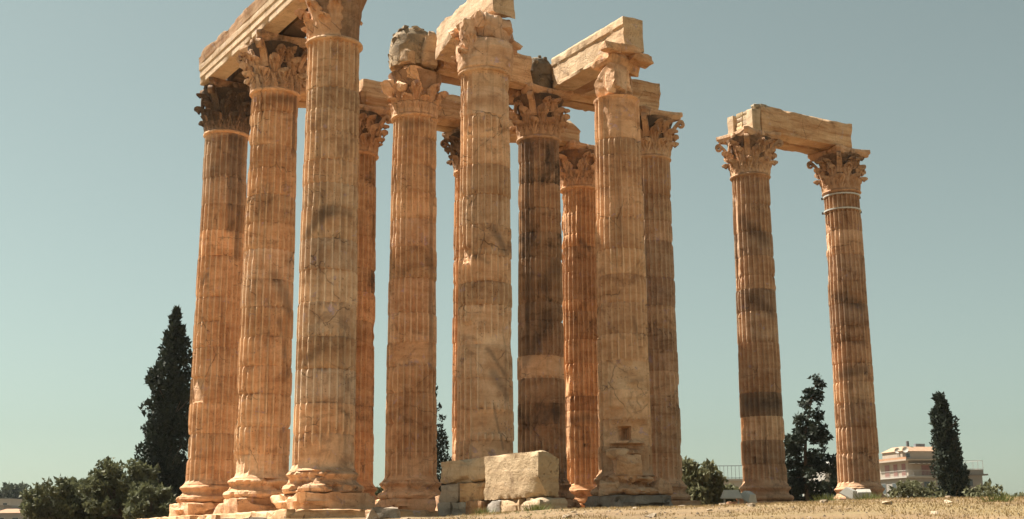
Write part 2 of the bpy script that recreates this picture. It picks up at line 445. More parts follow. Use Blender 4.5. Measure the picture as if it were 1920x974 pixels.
STAIN = {}
def drum(name, z0, z1, X, Y, seed, phi, spalls, parent, color, wear=0.5, key='', step=0.075):
    n = max(6, int((z1 - z0) / step))
    zz = np.linspace(z0, z1, n)
    zz = np.concatenate([[z0], [z0 + 0.018], zz[1:-1], [z1 - 0.018], [z1]])
    Zg, Tg = np.meshgrid(zz, TH, indexing='ij'); D = np.broadcast_to(DP, Zg.shape)
    R = shaft_r(Zg)
    rng = np.random.RandomState(seed)
    Pn = np.stack([np.cos(Tg) * 0.92 + X, np.sin(Tg) * 0.92 + Y, Zg], -1)
    depth = 0.122 * (R / R0)
    # flutes end in round heads under the neck and above the base
    e = np.ones_like(R)
    top = Z_NK - 0.10; bot = Z_SH + 0.16
    e = e * np.clip(1 - np.clip((Zg - (top - 0.13)) / 0.13, 0, 1) ** 2, 0, 1) ** 0.5
    e = e * np.clip(1 - np.clip(((bot + 0.10) - Zg) / 0.10, 0, 1) ** 2, 0, 1) ** 0.5
    # small-scale wear of the arrises
    ch = fbm(Pn * np.array([2.6, 2.6, 1.6]), 11, 4)
    arr = np.clip((ch - 0.24 + 0.6 * (wear - 0.5)) * 6.0, 0, 1) * 0.048 * (1 - D)
    # joint spalls along drum edges
    je = np.minimum(Zg - z0, z1 - Zg)
    jn = vnoise(np.stack([np.cos(Tg) * 2.4 + X, np.sin(Tg) * 2.4 + Y, Zg * 0 + seed * 0.37], -1), 21)
    jd = np.clip((jn - 0.34) * 3.0, 0, 1) * np.exp(-(je / 0.085) ** 2) * 0.085
    jd = jd + np.exp(-(je / 0.018) ** 2) * 0.024
    # spalled patches: flutes gone, broken surface set back
    sm = np.clip((fbm(Pn * np.array([0.62, 0.62, 0.45]) + 3.3, 31, 4) - (0.52 - 0.20 * wear)) * 9, 0, 1)
    back = 0.06 + 0.05 * (fbm(Pn * 2.0, 41, 4) + 0.4) + 0.03 * np.abs(fbm(Pn * 6.0, 43, 3))
    r = R - D * depth * e - arr - jd
    r = r * (1 - sm) + np.minimum(r, R - back) * sm
    kk = np.zeros_like(R)
    for (dth, sa, sb, hw, dep, soft) in spalls:
        if sb < z0 - 0.3 or sa > z1 + 0.3: continue
        wob = 0.16 * fbm(Pn * 1.6, 51, 3)
        a = np.abs(angdiff(Tg, phi + math.radians(dth))) / math.radians(hw) + wob
        v = np.abs(Zg - (sa + sb) / 2) / ((sb - sa) / 2) + wob * 0.8
        k = np.clip((1 - np.maximum(a, v)) / max(soft, 0.02), 0, 1)
        kk = np.maximum(kk, k)
        tgt = R - dep - (0.05 * (fbm(Pn * 2.2, 61, 4) + 0.2) + 0.04 * np.abs(fbm(Pn * np.array([3, 3, 7]), 63, 4))) * min(1, dep * 8)
        r = r * (1 - k) + np.minimum(r, tgt) * k if dep > 0.095 else r * (1 - k) + tgt * k
    r = r + 0.010 * fbm(Pn * 1.1, 71, 3)
    # flare (apophyge) just above the base and at the neck
    r = r + 0.10 * np.clip(1 - (Zg - Z_SH) / 0.16, 0, 1) ** 2
    r = r + 0.05 * np.clip(1 - (Z_NK - Zg) / 0.12, 0, 1) ** 2
    ox, oy = rng.uniform(-0.016, 0.016, 2)
    sc = 1 + rng.uniform(-0.006, 0.006)
    dt = rng.uniform(-0.008, 0.008)
    V = np.stack([np.cos(Tg + dt) * r * sc + ox, np.sin(Tg + dt) * r * sc + oy, Zg], -1).reshape(-1, 3)
    nr, nc = Zg.shape
    F = grid_faces(nr, nc, True).tolist()
    F.append(list(range(nc))[::-1]); F.append([(nr - 1) * nc + j for j in range(nc)])
    wn_ = ((1 - D) ** 3 * e * (1 - sm) * (1 - kk) * np.clip(1.1 - arr * 22, 0.1, 1)).reshape(-1)
    stn = np.zeros_like(R)
    for (a0, h0, a1, h1, wd, sg_) in STAIN.get(key, ()):
        pu = angdiff(Tg, phi) * 0.9; pz = Zg + 0.10 * fbm(Pn * 2.3, 87, 3); u0, u1 = math.radians(a0) * 0.9, math.radians(a1) * 0.9
        du, dz = u1 - u0, h1 - h0; tt = np.clip(((pu - u0) * du + (pz - h0) * dz) / (du * du + dz * dz), 0, 1)
        ds = np.hypot(pu - u0 - tt * du, pz - h0 - tt * dz) / wd
        stn = np.maximum(stn, sg_ * np.clip(1.35 - ds + 0.5 * fbm(Pn * 1.7, 83, 4), 0, 1))
    return obj(name, mesh_from(name, V, F, M['marble'], True, 30, wn_, stn.reshape(-1)), parent, color=color)

def lathe(prof, nseg=96, seed=0, noise=0.0, chip=0.0, offs=(0, 0)):
    prof = np.array(prof, float)
    # resample
    d = np.concatenate([[0], np.cumsum(np.hypot(*np.diff(prof, axis=0).T))])
    m_ = max(len(prof), int(d[-1] / 0.045))
    q = np.unique(np.concatenate([np.linspace(0, d[-1], m_), d]))
    pr = np.interp(q, d, prof[:, 0]); pz = np.interp(q, d, prof[:, 1])
    th = np.linspace(0, 2 * math.pi, nseg, endpoint=False)
    Rg = np.repeat(pr[:, None], nseg, 1); Zg = np.repeat(pz[:, None], nseg, 1); T = np.repeat(th[None, :], len(pr), 0)
    P = np.stack([np.cos(T) * Rg + offs[0], np.sin(T) * Rg + offs[1], Zg], -1)
    if noise or chip:
        n1 = fbm(P * 1.3 + seed, seed, 4); n2 = fbm(P * 4 + seed, seed + 5, 3)
        rim = np.repeat((pr > pr.min() + 0.02).astype(float)[:, None], nseg, 1)
        dr = noise * n2 - chip * (sstep(0.02, 0.22, n1) * (0.75 + 0.6 * n2) + 0.35 * sstep(0.1, 0.3, n2)) * rim
        Rg = Rg + dr
        Zg = Zg + noise * 0.5 * n1
    V = np.stack([np.cos(T) * Rg, np.sin(T) * Rg, Zg], -1).reshape(-1, 3)
    F = grid_faces(len(pr), nseg, True).tolist()
    F.append(list(range(nseg))[::-1]); F.append([(len(pr) - 1) * nseg + j for j in range(nseg)])
    return V, F

# ---- capital pieces (coordinates: column axis at 0,0 and the neck at z=0)
def bell_r(z):
    return np.interp(z, [0, 0.2, 0.7, 1.2, 1.5, 1.68], [0.80, 0.79, 0.80, 0.86, 0.95, 1.04])

def leaf_mesh(name, h, W, z0, var):
    ns, nt = 21, 17
    cs = np.array([0, .3, .55, .72, .84, .93, 1.0])
    cr = np.array([.04, .07, .105, .17, .27, .37, .385]); cz = np.array([0, .36, .68, .88, 1.0, .99, .88])
    smax = {0: 1.0, 1: 0.80, 2: 0.93}[var]
    s = np.linspace(0, 1, ns) * smax; t = np.linspace(-1, 1, nt)
    Sg, Tg = np.meshgrid(s, t, indexing='ij')
    w = W * (0.80 + 0.22 * np.sin(np.clip(Sg / 0.8, 0, 1) * math.pi * 0.75)) * (1 - 0.55 * sstep(0.74, 1.0, Sg))
    lob = 0.62 + 0.38 * np.abs(np.cos(Sg * math.pi * 4.6))
    w = w * np.where(np.abs(Tg) > 0.75, lob, 1.0)
    rad = np.interp(Sg, cs, cr); zz = np.interp(Sg, cs, cz) * h
    ribs = 0.042 * np.cos(np.abs(Tg) * 13.5 - Sg * 12.0) * sstep(0.06, 0.2, Sg) + 0.035 * np.exp(-(Tg / 0.14) ** 2)
    if var == 2: ribs *= 0.35
    rad = rad + ribs - 0.075 * Tg ** 2 * (0.4 + Sg)
    zz = zz - 0.10 * h * Tg ** 2 * sstep(0.55, 1.0, Sg) 
    if var: rad = rad - 0.03 * np.abs(fbm(np.stack([Sg * 6, Tg * 2, Sg * 0 + h * 9], -1), 3, 3)) 
    br = bell_r(z0 + np.minimum(zz, h)) 
    ph = Tg * w / (br + rad)
    Vf = np.stack([(br + rad) * np.cos(ph), (br + rad) * np.sin(ph), z0 + zz], -1)
    tk = 0.085
    bz = z0 + zz - tk * 0.9 * sstep(0.72, 0.95, Sg); brd = br + rad - tk * (1 - 0.6 * sstep(0.72, 0.95, Sg))
    Vb = np.stack([brd * np.cos(ph), brd * np.sin(ph), bz], -1)
    V = np.concatenate([Vf.reshape(-1, 3), Vb.reshape(-1, 3)]); n = ns * nt
    Ff = grid_faces(ns, nt, False)[:, ::-1]; Fb = grid_faces(ns, nt, False, n)
    F = Ff.tolist() + Fb.tolist()
    for i in range(ns - 1):
        for j, fl in ((0, 1), (nt - 1, 0)):
            a, b = i * nt + j, (i + 1) * nt + j
            F.append([a, b, b + n, a + n] if not fl else [b, a, a + n, b + n])
    for j in range(nt - 1):
        a, b = (ns - 1) * nt + j, (ns - 1) * nt + j + 1
        F.append([a, b, b + n, a + n])
        F.append([j + 1, j, j + n, j + 1 + n])
    return mesh_from(name, V, F, M['marble'], True, 38)

def strap(name, path, width, thick, side):
    """sweep a rectangular strap along a path (n,3); side = (n,3) unit width directions"""
    path = np.array(path); n = len(path)
    tg = np.gradient(path, axis=0); tg /= np.linalg.norm(tg, axis=1)[:, None]
    side = np.broadcast_to(np.asarray(side, float), path.shape)
    nn = np.cross(tg, side); nn /= np.linalg.norm(nn, axis=1)[:, None]
    width = np.broadcast_to(width, n)[:, None]; thick = np.broadcast_to(thick, n)[:, None]
    prof = [(-1, -1), (-0.55, -0.55), (0, -0.9), (0.55, -0.55), (1, -1), (1, 1), (0, 0.8), (-1, 1)]
    V = np.stack([path + side * width / 2 * a + nn * thick / 2 * b for a, b in prof], 1).reshape(-1, 3)
    k = len(prof)
    F = grid_faces(n, k, True).tolist()
    F.append(list(range(k))[::-1]); F.append([(n - 1) * k + j for j in range(k)])
    return mesh_from(name, V, F, M['marble'], True, 35)

def volute_mesh():
    pts = [(0.84, 0.80), (0.88, 0.95), (0.96, 1.14), (1.08, 1.33), (1.22, 1.50), (1.33, 1.61)]
    c = np.array([1.335, 1.455])
    for k in range(1, 20):
        a = math.pi / 2 - k * 0.42; r = 0.155 * (1 - k / 26.0)
        pts.append((c[0] + r * math.cos(a), c[1] + r * math.sin(a)))
    p = np.array(pts); path = np.stack([p[:, 0], p[:, 0] * 0, p[:, 1]], -1)
    n = len(p); w = np.concatenate([np.linspace(0.30, 0.20, 6), np.linspace(0.20, 0.15, n - 6)])
    return strap('volute', path, w, np.concatenate([np.linspace(.13, .09, 6), np.full(n - 6, .085)]), (0, 1, 0))

def helix_mesh(sgn):
    pts = []
    for k, (rho, ty, z) in enumerate([(0.86, 0.40, 0.85), (0.90, 0.34, 1.05), (0.94, 0.25, 1.25), (0.96, 0.17, 1.42)]):
        pts.append((rho, sgn * ty, z))
    for k in range(1, 12):
        a = k * 0.5; r = 0.085 * (1 - k / 16.0)
        pts.append((0.965, sgn * (0.17 - 0.075 + r * math.cos(a) - 0.01), 1.42 + r * math.sin(a)))
    p = np.array(pts); return strap('helix', p, np.linspace(0.13, 0.09, len(p)), 0.06, (1, 0, 0))

def abacus_mesh(keep=(1, 1, 1, 1), seed=0):
    """concave-sided abacus; keep[k] < 1 shortens corner k (order -x-y, +x-y, +x+y, -x+y)"""
    h = 1.08; ring = []
    cor = [(-1, -1), (1, -1), (1, 1), (-1, 1)]
    for k in range(4):
        a = np.array(cor[k], float); b = np.array(cor[(k + 1) % 4], float)
        ka = 0.74 + 0.26 * keep[k]; kb = 0.74 + 0.26 * keep[(k + 1) % 4]
        nrm = (a + b) / 2
        for q in range(13):
            u = q / 12.0
            uu = 0.06 + 0.88 * u
            p = (a * (1 - uu) + b * uu)
            side = nrm * (1.0 - 0.20 * math.sin(math.pi * u) ** 0.9)
            p = np.where(np.abs(nrm) > 0.5, side, p)
            lim = (1 - u) * ka + u * kb if abs(u - .5) < .34 else (ka if u < .5 else kb)
            p = p * (lim if min(u, 1 - u) < 0.30 else 1.0)
            ring.append(p * h)
    ring = np.array(ring)
    lv = [(0.90, 1.66), (0.93, 1.69), (0.945, 1.78), (1.0, 1.83), (1.0, 1.95), (0.985, 1.965)]
    V = []
    for sc, z in lv:
        q = np.c_[ring * sc, np.full(len(ring), z)]
        V.append(q)
    V = np.vstack(V)
    V = V + 0.018 * np.stack([fbm(V * 3 + seed + k * 5, seed + k, 3) for k in range(3)], -1)
    nc = len(ring); F = grid_faces(len(lv), nc, True).tolist()
    F.append(list(range(nc))[::-1]); F.append([(len(lv) - 1) * nc + j for j in range(nc)])
    return mesh_from('abacus', V, F, M['marble'], True, 35)

LEAF_LO = [leaf_mesh('acanthus_leaf', 0.66, 0.30, 0.04, v) for v in range(3)]
LEAF_HI = [leaf_mesh('acanthus_leaf', 1.14, 0.27, 0.04, v) for v in range(3)]
LEAF_UP = leaf_mesh('acanthus_leaf', 0.50, 0.20, 0.98, 0)
VOL = volute_mesh(); HEL = [helix_mesh(1), helix_mesh(-1)]
def fleuron_mesh():
    V, F = lathe([(0.02, -0.13), (0.11, -0.11), (0.14, 0.0), (0.10, 0.12), (0.02, 0.14)], 12)
    V = V * np.array([0.7, 1, 1]) + np.array([0.90, 0, 1.80])
    return mesh_from('fleuron', V, F, M['marble'], True, 50)
FLE = fleuron_mesh()

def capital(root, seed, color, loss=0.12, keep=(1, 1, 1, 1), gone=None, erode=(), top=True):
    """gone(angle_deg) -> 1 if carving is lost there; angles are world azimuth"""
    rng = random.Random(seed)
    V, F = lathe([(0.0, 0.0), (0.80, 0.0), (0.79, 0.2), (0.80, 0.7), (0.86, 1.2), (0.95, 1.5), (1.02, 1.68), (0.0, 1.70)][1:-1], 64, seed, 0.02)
    cap = obj('capital', mesh_from('capital', V, F, M['marble'], True, 40), root, (0, 0, Z_NK), 0, (color[0] * .55, color[1] * .52, color[2] * .49, min(1, color[3] + .28)))  # shade behind the leaves painted into the bell colour, with extra black crust
    def lost(a): return gone is not None and gone(math.degrees(a) % 360)
    for k in range(8):
        a = k * math.pi / 4
        if not lost(a):
            v = rng.choices((0, 1, 2), (1 - loss * 2, loss, loss))[0]
            obj('acanthus_leaf', LEAF_LO[v], cap, (0, 0, 0), a, color)
        a = (k + 0.5) * math.pi / 4
        if not lost(a):
            v = rng.choices((0, 1, 2), (1 - loss * 2, loss, loss))[0]
            obj('acanthus_leaf', LEAF_HI[v], cap, (0, 0, 0), a, color)
    if top:
        for k in range(8):
            a = (k + 0.5) * math.pi / 4 + (0.2 if k % 2 else -0.2)
            if not lost(a) and rng.random() > loss: obj('acanthus_leaf', LEAF_UP, cap, (0, 0, 0), a, color)
        for k in range(4):
            a = math.pi / 4 + k * math.pi / 2
            ck = {0: 2, 1: 3, 2: 0, 3: 1}[k]
            if not lost(a) and keep[ck] > 0.6 and rng.random() > loss * 0.5:
                obj('volute', VOL, cap, (0, 0, 0), a, color)
            b = k * math.pi / 2
            if not lost(b):
                for q in (0, 1):
                    if rng.random() > loss: obj('helix', HEL[q], cap, (0, 0, 0), b, color)
                if rng.random() > loss * 1.5: obj('fleuron', FLE, cap, (0, 0, 0), b, color)
        obj('abacus', abacus_mesh(keep, seed), cap, (0, 0, 0), 0, color)
    return cap

def column_base(root, seed, color, chip=0.10, plinth=True, plinth_color=None, pmat=None):
    z = 0.50
    prof = [(0.6, z), (1.12, z), (1.20, z + .05), (1.235, z + .13), (1.20, z + .21), (1.13, z + .25), (1.08, z + .26), (1.07, z + .29), (1.03, z + .33),
            (1.01, z + .38), (1.03, z + .43), (1.05, z + .44), (1.05, z + .46), (1.09, z + .49), (1.115, z + .54), (1.09, z + .59), (1.04, z + .62), (1.02, z + .63), (1.01, z + .66), (0.6, z + .66)]
    V, F = lathe(prof, 120, seed, 0.022, chip, (root.location.x, root.location.y))
    b = obj('base', mesh_from('base', V, F, M['marble'], True, 35), root, color=color)
    if plinth:
        block('plinth', pmat or M['marble'], (2.42, 2.42, 0.52), (0, 0, -0.005), 0, seed + 3, b, plinth_color or color, chip=0.30, rough=0.045, step=0.085, er=0.19, endrough=(0.06, 0.06, 0.03))
    return b

GROUP = 'fluted Corinthian columns of the ruined temple'
def column(key, ij, joints, label, tints, base_tint=(1, 1, 1, 0.0), cap=None, spalls=(), wear=0.5, base_kw=None, astragal=True, step=0.075):
    X, Y = ij[0] * S, ij[1] * S
    root = empty('corinthian_column', (X, Y, 0)); tag(root, label, 'column', GROUP)
    phi = math.atan2(CAM[1] - Y, CAM[0] - X)
    zs = [Z_SH] + list(joints) + [Z_NK]
    seed = int(ij[0] * 37 + ij[1] * 101 + 5)
    rng = random.Random(seed)
    for i in range(len(zs) - 1):
        t = tints.get(i, None)
        if t is None:
            k = rng.uniform(0.86, 1.12); q = rng.uniform(-0.04, 0.04)
            t = (base_tint[0] * k, base_tint[1] * (k + q * .5), base_tint[2] * (k + q), base_tint[3] + rng.uniform(0.0, 0.22))
        else: t = tuple(q * (1 + 0.45 * max(0, 0.95 - max(t[:3]))) for q in t[:3]) + (t[3] * 0.62,)
        drum('drum', zs[i], zs[i + 1], X, Y, seed * 13 + i, phi, spalls, root, t, wear, key, step)
    if astragal:
        V, F = lathe([(0.70, -0.10), (0.84, -0.10), (0.885, -0.085), (0.915, -0.05), (0.915, -0.015), (0.885, 0.02), (0.82, 0.03), (0.70, 0.03)], 96, seed, 0.012, 0.035, (X, Y))
        V[:, 2] += Z_NK
        obj('astragal', mesh_from('astragal', V, F, M['marble'], True, 40), root, color=base_tint)
    if cap: cap(root, seed)
    column_base(root, seed, base_tint, **(base_kw or {}))
    return root, phi

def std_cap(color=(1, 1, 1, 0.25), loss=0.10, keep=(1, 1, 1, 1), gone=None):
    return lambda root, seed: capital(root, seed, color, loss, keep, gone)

def lump(name, mat, dims, loc, seed, parent=None, color=(1, 1, 1, 0.1), rz=0.0, n=26, noise=0.05, tilt=(0, 0), sub=3):
    o = obj(name, rock_mesh(name, mat, dims, seed, n, sub, noise), parent, loc, rz, color)
    o.rotation_euler = (tilt[0], tilt[1], rz)
    return o

# joints measured up the shaft, metres above the stylobate
J = {
 '1': [2.04, 3.01, 4.12, 5.11, 6.2, 7.15, 8.12, 9.7, 10.69, 11.74, 12.79, 13.75],
 '2': [1.92, 2.83, 3.92, 4.87, 5.86, 6.89, 7.83, 8.88, 9.82, 10.82, 11.77, 12.62, 13.84],
 '3': [2.22, 3.12, 4.15, 5.11, 6.16, 7.17, 8.13, 9.13, 9.89, 10.64, 11.55, 12.3, 12.99],
 '4': [2.09, 3.22, 4.26, 5.51, 6.57, 7.63, 8.81, 9.79, 11.1, 12.21, 13.33],
 '5': [2.12, 3.15, 4.24, 5.19, 6.05, 7.11, 8.39, 9.57, 10.61, 11.62, 12.68, 13.77],
 '6': [2.53, 3.61, 4.71, 5.81, 7.15, 8.28, 9.65, 10.8, 12.19, 13.37],
 '7': [2.18, 3.16, 4.16, 5.24, 6.54, 7.31, 8.18, 9.23, 10.24, 11.28, 12.18, 13.04, 13.98],
 '8': [2.21, 3.3, 4.1, 5.04, 5.92, 7.25, 7.97, 9.75, 10.76, 11.72, 12.74, 13.6],
 '9': [2.43, 3.8, 4.49, 5.14, 6.59, 7.63, 8.89, 9.44, 10.69, 11.86, 12.43, 13.46],
 '10': [2.16, 3.06, 4.05, 5.06, 5.98, 7.1, 8.09, 9.0, 10.13, 11.26, 12.43, 13.07],
 '11': [2.34, 3.39, 4.66, 5.62, 6.48, 7.35, 8.29, 9.44, 11.0, 11.85, 12.99],
 '12': [2.02, 3.02, 4.02, 5.03, 6.04, 7.18, 8.52, 9.49, 10.08, 10.95, 12.04, 13.28],
 '13': [2.59, 3.76, 4.82, 5.77, 6.6, 7.56, 8.29, 9.31, 10.37, 11.6, 12.73, 13.61],
}
def near(lo, hi): return lambda a: lo <= a <= hi
CAMDIR = 238                                          # azimuth (deg) that faces the viewer's side of the ruin


def broken_cap_five(root, seed):
    c = (0.98, 0.88, 0.78, 0.18)
    cap = capital(root, seed, c, 0.3, top=False, gone=lambda a: False)
    # upper half split off: a broken drum of the capital, leaning out to one side
    lump('capital_stump', M['marble'], (1.85, 1.8, 0.98), (-0.02, 0.02, 0.99), 77, cap, (1.0, 0.86, 0.70, 0.12), 0.3, 34, 0.035)
    lump('capital_fragment', M['marble'], (0.75, 0.8, 0.85), (-0.82, 0.35, 0.75), 78, cap, (1.08, 1.0, 0.92, 0.0), 0.9, 22, 0.05)
    lump('capital_fragment', M['marble'], (0.5, 0.5, 0.5), (-0.72, -0.52, 0.80), 79, cap, (1.08, 1.0, 0.92, 0.0), 0.2, 20, 0.05)
    lump('capital_fragment', M['marble'], (0.6, 0.6, 0.95), (0.72, -0.25, 0.98), 80, cap, (0.8, 0.7, 0.6, 0.4), 0.5, 20, 0.05)

def crumbled_cap_seven(root, seed):
    c = (1.02, 0.93, 0.86, 0.05)
    V, F = lathe([(0.84, 0.0), (0.93, 0.06), (0.98, 0.35), (1.02, 0.75), (0.99, 1.0), (0.86, 1.06)], 72, 5, 0.06, 0.10)
    cap = obj('capital', mesh_from('capital', V, F, M['marble'], True, 35), root, (0, 0, Z_NK), 0, c)
    for k in (2, 3, 4):
        obj('acanthus_leaf', LEAF_LO[2], cap, (0, 0, 0), k * math.pi / 4 + 0.2, c)
        obj('acanthus_leaf', LEAF_HI[1], cap, (0, 0, 0), (k + .5) * math.pi / 4 + 0.2, c)
    lump('capital_stump', M['marble'], (2.0, 1.8, 1.05), (0.05, 0.0, 0.92), 91, cap, (1.0, 0.90, 0.84, 0.12), 0.7, 30, 0.06, sub=3)
    lump('capital_fragment', M['marble'], (0.75, 0.7, 1.35), (-0.72, -0.15, 0.62), 92, cap, (1.04, 0.95, 0.88, 0.02), 0.3, 22, 0.07, sub=3)
    lump('capital_fragment', M['marble'], (0.55, 0.6, 0.42), (0.98, -0.38, 0.98), 93, cap, (0.92, 0.82, 0.76, 0.2), 0.3, 18, 0.06)
    lump('capital_fragment', M['marble'], (0.9, 0.8, 0.55), (0.45, -0.42, 1.45), 94, cap, (0.96, 0.86, 0.80, 0.12), 0.9, 22, 0.05)
    lump('capital_fragment', M['marble'], (0.55, 0.6, 0.6), (-0.48, -0.55, 1.42), 95, cap, (1.0, 0.9, 0.84, 0.05), 0.1, 18, 0.06)
    lump('capital_fragment', M['marble'], (0.6, 0.45, 0.4), (-0.95, 0.35, 1.25), 96, cap, (1.05, 0.95, 0.86, 0.05), 0.1, 18, 0.06)

def split_cap_ten(root, seed):
    c = (1.05, 0.96, 0.86, 0.03)
    cap = lump('capital', M['marble'], (0.95, 1.35, 1.30), (-0.32, -0.15, Z_NK + 0.02), 61, root, c, 0.25, 26, 0.045, sub=3)
    def sub(nm, dims, loc, sd, col, rz=0.0, n=20, noise=0.05):
        lump(nm, M['marble'], dims, loc, sd, cap, col, rz, n, noise)
    sub('capital_fragment', (0.62, 0.9, 1.12), (0.62, -0.12, 0.10), 62, c, -0.2)
    sub('capital_fragment', (0.42, 1.1, 1.35), (1.12, 0.22, 0.0), 63, (0.85, 0.76, 0.68, 0.25), -0.3)
    sub('capital_fragment', (0.45, 0.5, 1.0), (-0.30, -0.25, 0.05), 64, (1.1, 1.02, 0.93, 0.0), 0.3)
    sub('capital_fragment', (1.95, 1.25, 0.62), (0.42, -0.05, 1.12), 65, (0.98, 0.86, 0.72, 0.05), -0.28, 30, 0.03)
    sub('abacus_fragment', (0.85, 0.55, 0.36), (-0.55, -0.42, 1.52), 66, (1.0, 0.88, 0.75, 0.05), -0.1, 40, 0.04)
    sub('abacus_fragment', (1.1, 0.75, 0.44), (0.98, -0.50, 1.40), 67, (0.98, 0.86, 0.72, 0.05), -0.35, 44, 0.04)
    sub('abacus_fragment', (1.4, 0.9, 0.34), (0.35, -0.3, 1.62), 68, (1.0, 0.9, 0.78, 0.03), -0.3, 44, 0.03)

# dark stains that run over the shafts: (from angle, height, to angle, height, width, strength), angle 0 faces the open ground
STAIN.update({
 '1': [(22, 10.8, 22, 14.6, .20, 1.0), (48, 9.8, 50, 14.6, .22, 1.0), (-30, 13.0, 20, 13.6, .3, .6), (-50, 8.7, -35, 9.0, .12, .8)],
 '2': [(15, 7.9, 60, 6.9, .26, .8), (30, 6.4, 62, 4.6, .12, .7), (-10, 14.3, 50, 14.3, .16, .8), (62, 12.5, 66, 14.6, .14, 1.0)],
 '3': [(-52, 8.25, -25, 8.75, .17, 1.0), (-25, 8.75, 12, 9.05, .22, 1.0), (12, 9.05, 48, 8.95, .14, .8), (-45, 4.35, -8, 4.75, .14, .6), (30, 3.0, 62, 2.6, .06, .9)],
 '5': [(35, 9.2, 60, 8.6, .12, .7), (55, 5.2, 60, 13.6, .13, .7), (-30, 14.2, 50, 14.3, .12, .6)],
 '7': [(18, 9.1, 50, 8.35, .16, .95), (5, 5.1, 48, 4.3, .08, .9), (20, 4.25, 55, 3.6, .16, .7), (-25, 8.2, 10, 7.9, .07, .7), (20, 3.3, 45, 1.9, .05, .8)],
 '8': [(-38, 6.0, -34, 14.6, .26, 1.0), (-42, 5.9, 20, 7.3, .35, .9), (10, 12.8, 55, 14.4, .25, .8), (-40, 3.3, 40, 3.7, .25, .7), (10, 8.6, 45, 9.3, .3, .7)],
 '9': [(5, 12.0, 28, 11.75, .15, 1.0), (-40, 4.1, 40, 4.15, .22, .7)],
 '10': [(20, 4.3, 55, 4.4, .07, .6), (30, 6.6, 40, 5.6, .05, .7)],
 '11': [(-35, 3, -30, 13.5, .2, .7)],
 '12': [(-35, 12.6, 40, 11.6, .3, .8), (-10, 9.1, 50, 8.4, .3, .7), (-40, 4.6, 50, 4.5, .34, .8)],
 '13': [(-30, 9.6, 45, 9.2, .26, .8), (-40, 6.1, 40, 6.3, .22, .8), (-40, 7.7, 45, 7.5, .15, .5)],
})
column('1', (0, 2), J['1'], 'outer corner column under the end of the moulded architrave, beside the tall cypress',
       {10: (0.8, 0.76, 0.74, 0.5), 11: (0.78, 0.74, 0.72, 0.6), 12: (0.72, 0.68, 0.66, 0.75)}, (0.98, 0.85, 0.73, 0.12),
       std_cap((0.62, 0.56, 0.51, 0.72), 0.15, (1, 1, 1, 0.4)), [(-62, 4.12, 5.11, 30, 0.16, 0.12), (-80, 2.0, 3.1, 22, 0.10, 0.3), (-78, 9.7, 10.7, 14, 0.10, 0.2)], 0.35)
column('2', (0, 1), J['2'], 'outer row column with complete leafy capital under the middle joint of the moulded architrave',
       {6: (0.85, 0.8, 0.76, 0.35), 7: (1.05, 1.02, 1.0, 0.0)}, (0.98, 0.86, 0.74, 0.14),
       std_cap((0.84, 0.77, 0.70, 0.60), 0.08), [(70, 1.2, 3.0, 25, 0.12, 0.3), (-66, 1.15, 1.9, 30, 0.10, 0.3), (80, 12.4, 14.0, 14, 0.1, 0.3)], 0.5,
       dict(chip=0.22))
column('3', (0, 0), J['3'], 'thickest looking column with worn-flat capital face and a dark arched stain at mid height',
       {8: (0.9, 0.85, 0.8, 0.2), 5: (1.1, 1.08, 1.05, 0.0), 4: (0.86, 0.83, 0.8, 0.30), 6: (0.96, 0.93, 0.92, 0.15), 2: (1.06, 1.05, 1.05, 0.0)}, (1.0, 0.90, 0.80, 0.08),
       std_cap((1.0, 0.9, 0.82, 0.10), 0.42, (0.3, 0.3, 1, 1), lambda a: a >= 250 or a <= 20), [(38, 1.15, 2.25, 42, 0.07, 0.15), (20, 5.2, 6.1, 45, 0.055, 0.3)], 0.4,
       dict(chip=0.26))
column('4', (1, 2), J['4'], 'orange column of the rear row mostly hidden behind the column with the arched stain',
       {}, (0.84, 0.69, 0.55, 0.38), std_cap((0.82, 0.72, 0.62, 0.55), 0.1), [(70, 3.0, 9.0, 22, 0.11, 0.4)], 0.6)
column('5', (1, 1), J['5'], 'column whose broken capital carries loose masonry and an upright slab',
       {8: (0.9, 0.82, 0.76, 0.25), 6: (0.84, 0.76, 0.70, 0.25), 5: (1.08, 1.02, 0.95, 0.0)}, (0.98, 0.86, 0.73, 0.12),
       lambda root, seed: broken_cap_five(root, seed), [(12, 5.25, 6.05, 62, 0.085, 0.06), (72, 8.0, 13.5, 16, 0.12, 0.35), (18, 1.2, 2.0, 40, 0.06, 0.4)], 0.45)
column('6', (2, 2), J['6'], 'rear row column almost wholly hidden behind the column with the crumbled rounded capital',
       {}, (0.92, 0.75, 0.60, 0.25), std_cap((0.6, 0.55, 0.5, 0.7), 0.1), [(-70, 1.2, 3.5, 25, 0.1, 0.4)], 0.5)
column('7', (1, 0), J['7'], 'column with crumbled rounded capital standing right behind the big fallen blocks',
       {8: (0.92, 0.86, 0.80, 0.38), 4: (1.02, 0.95, 0.88, 0.12), 3: (0.9, 0.85, 0.8, 0.35), 2: (1.08, 1.0, 0.92, 0.0), 1: (1.0, 0.9, 0.8, 0.0), 12: (1.02, .95, .9, 0.1)}, (1.0, 0.90, 0.80, 0.06),
       lambda root, seed: crumbled_cap_seven(root, seed),
       [(22, 2.35, 3.12, 48, 0.13, 0.25), (25, 1.15, 2.18, 60, 0.07, 0.1), (26, 3.16, 5.6, 42, 0.06, 0.25), (14, 12.9, 14.6, 50, 0.065, 0.15), (-50, 7.9, 8.5, 16, 0.12, 0.3), (-40, 5.3, 6.0, 14, 0.1, 0.3), (22, 8.3, 9.1, 50, 0.06, 0.3)], 0.35)
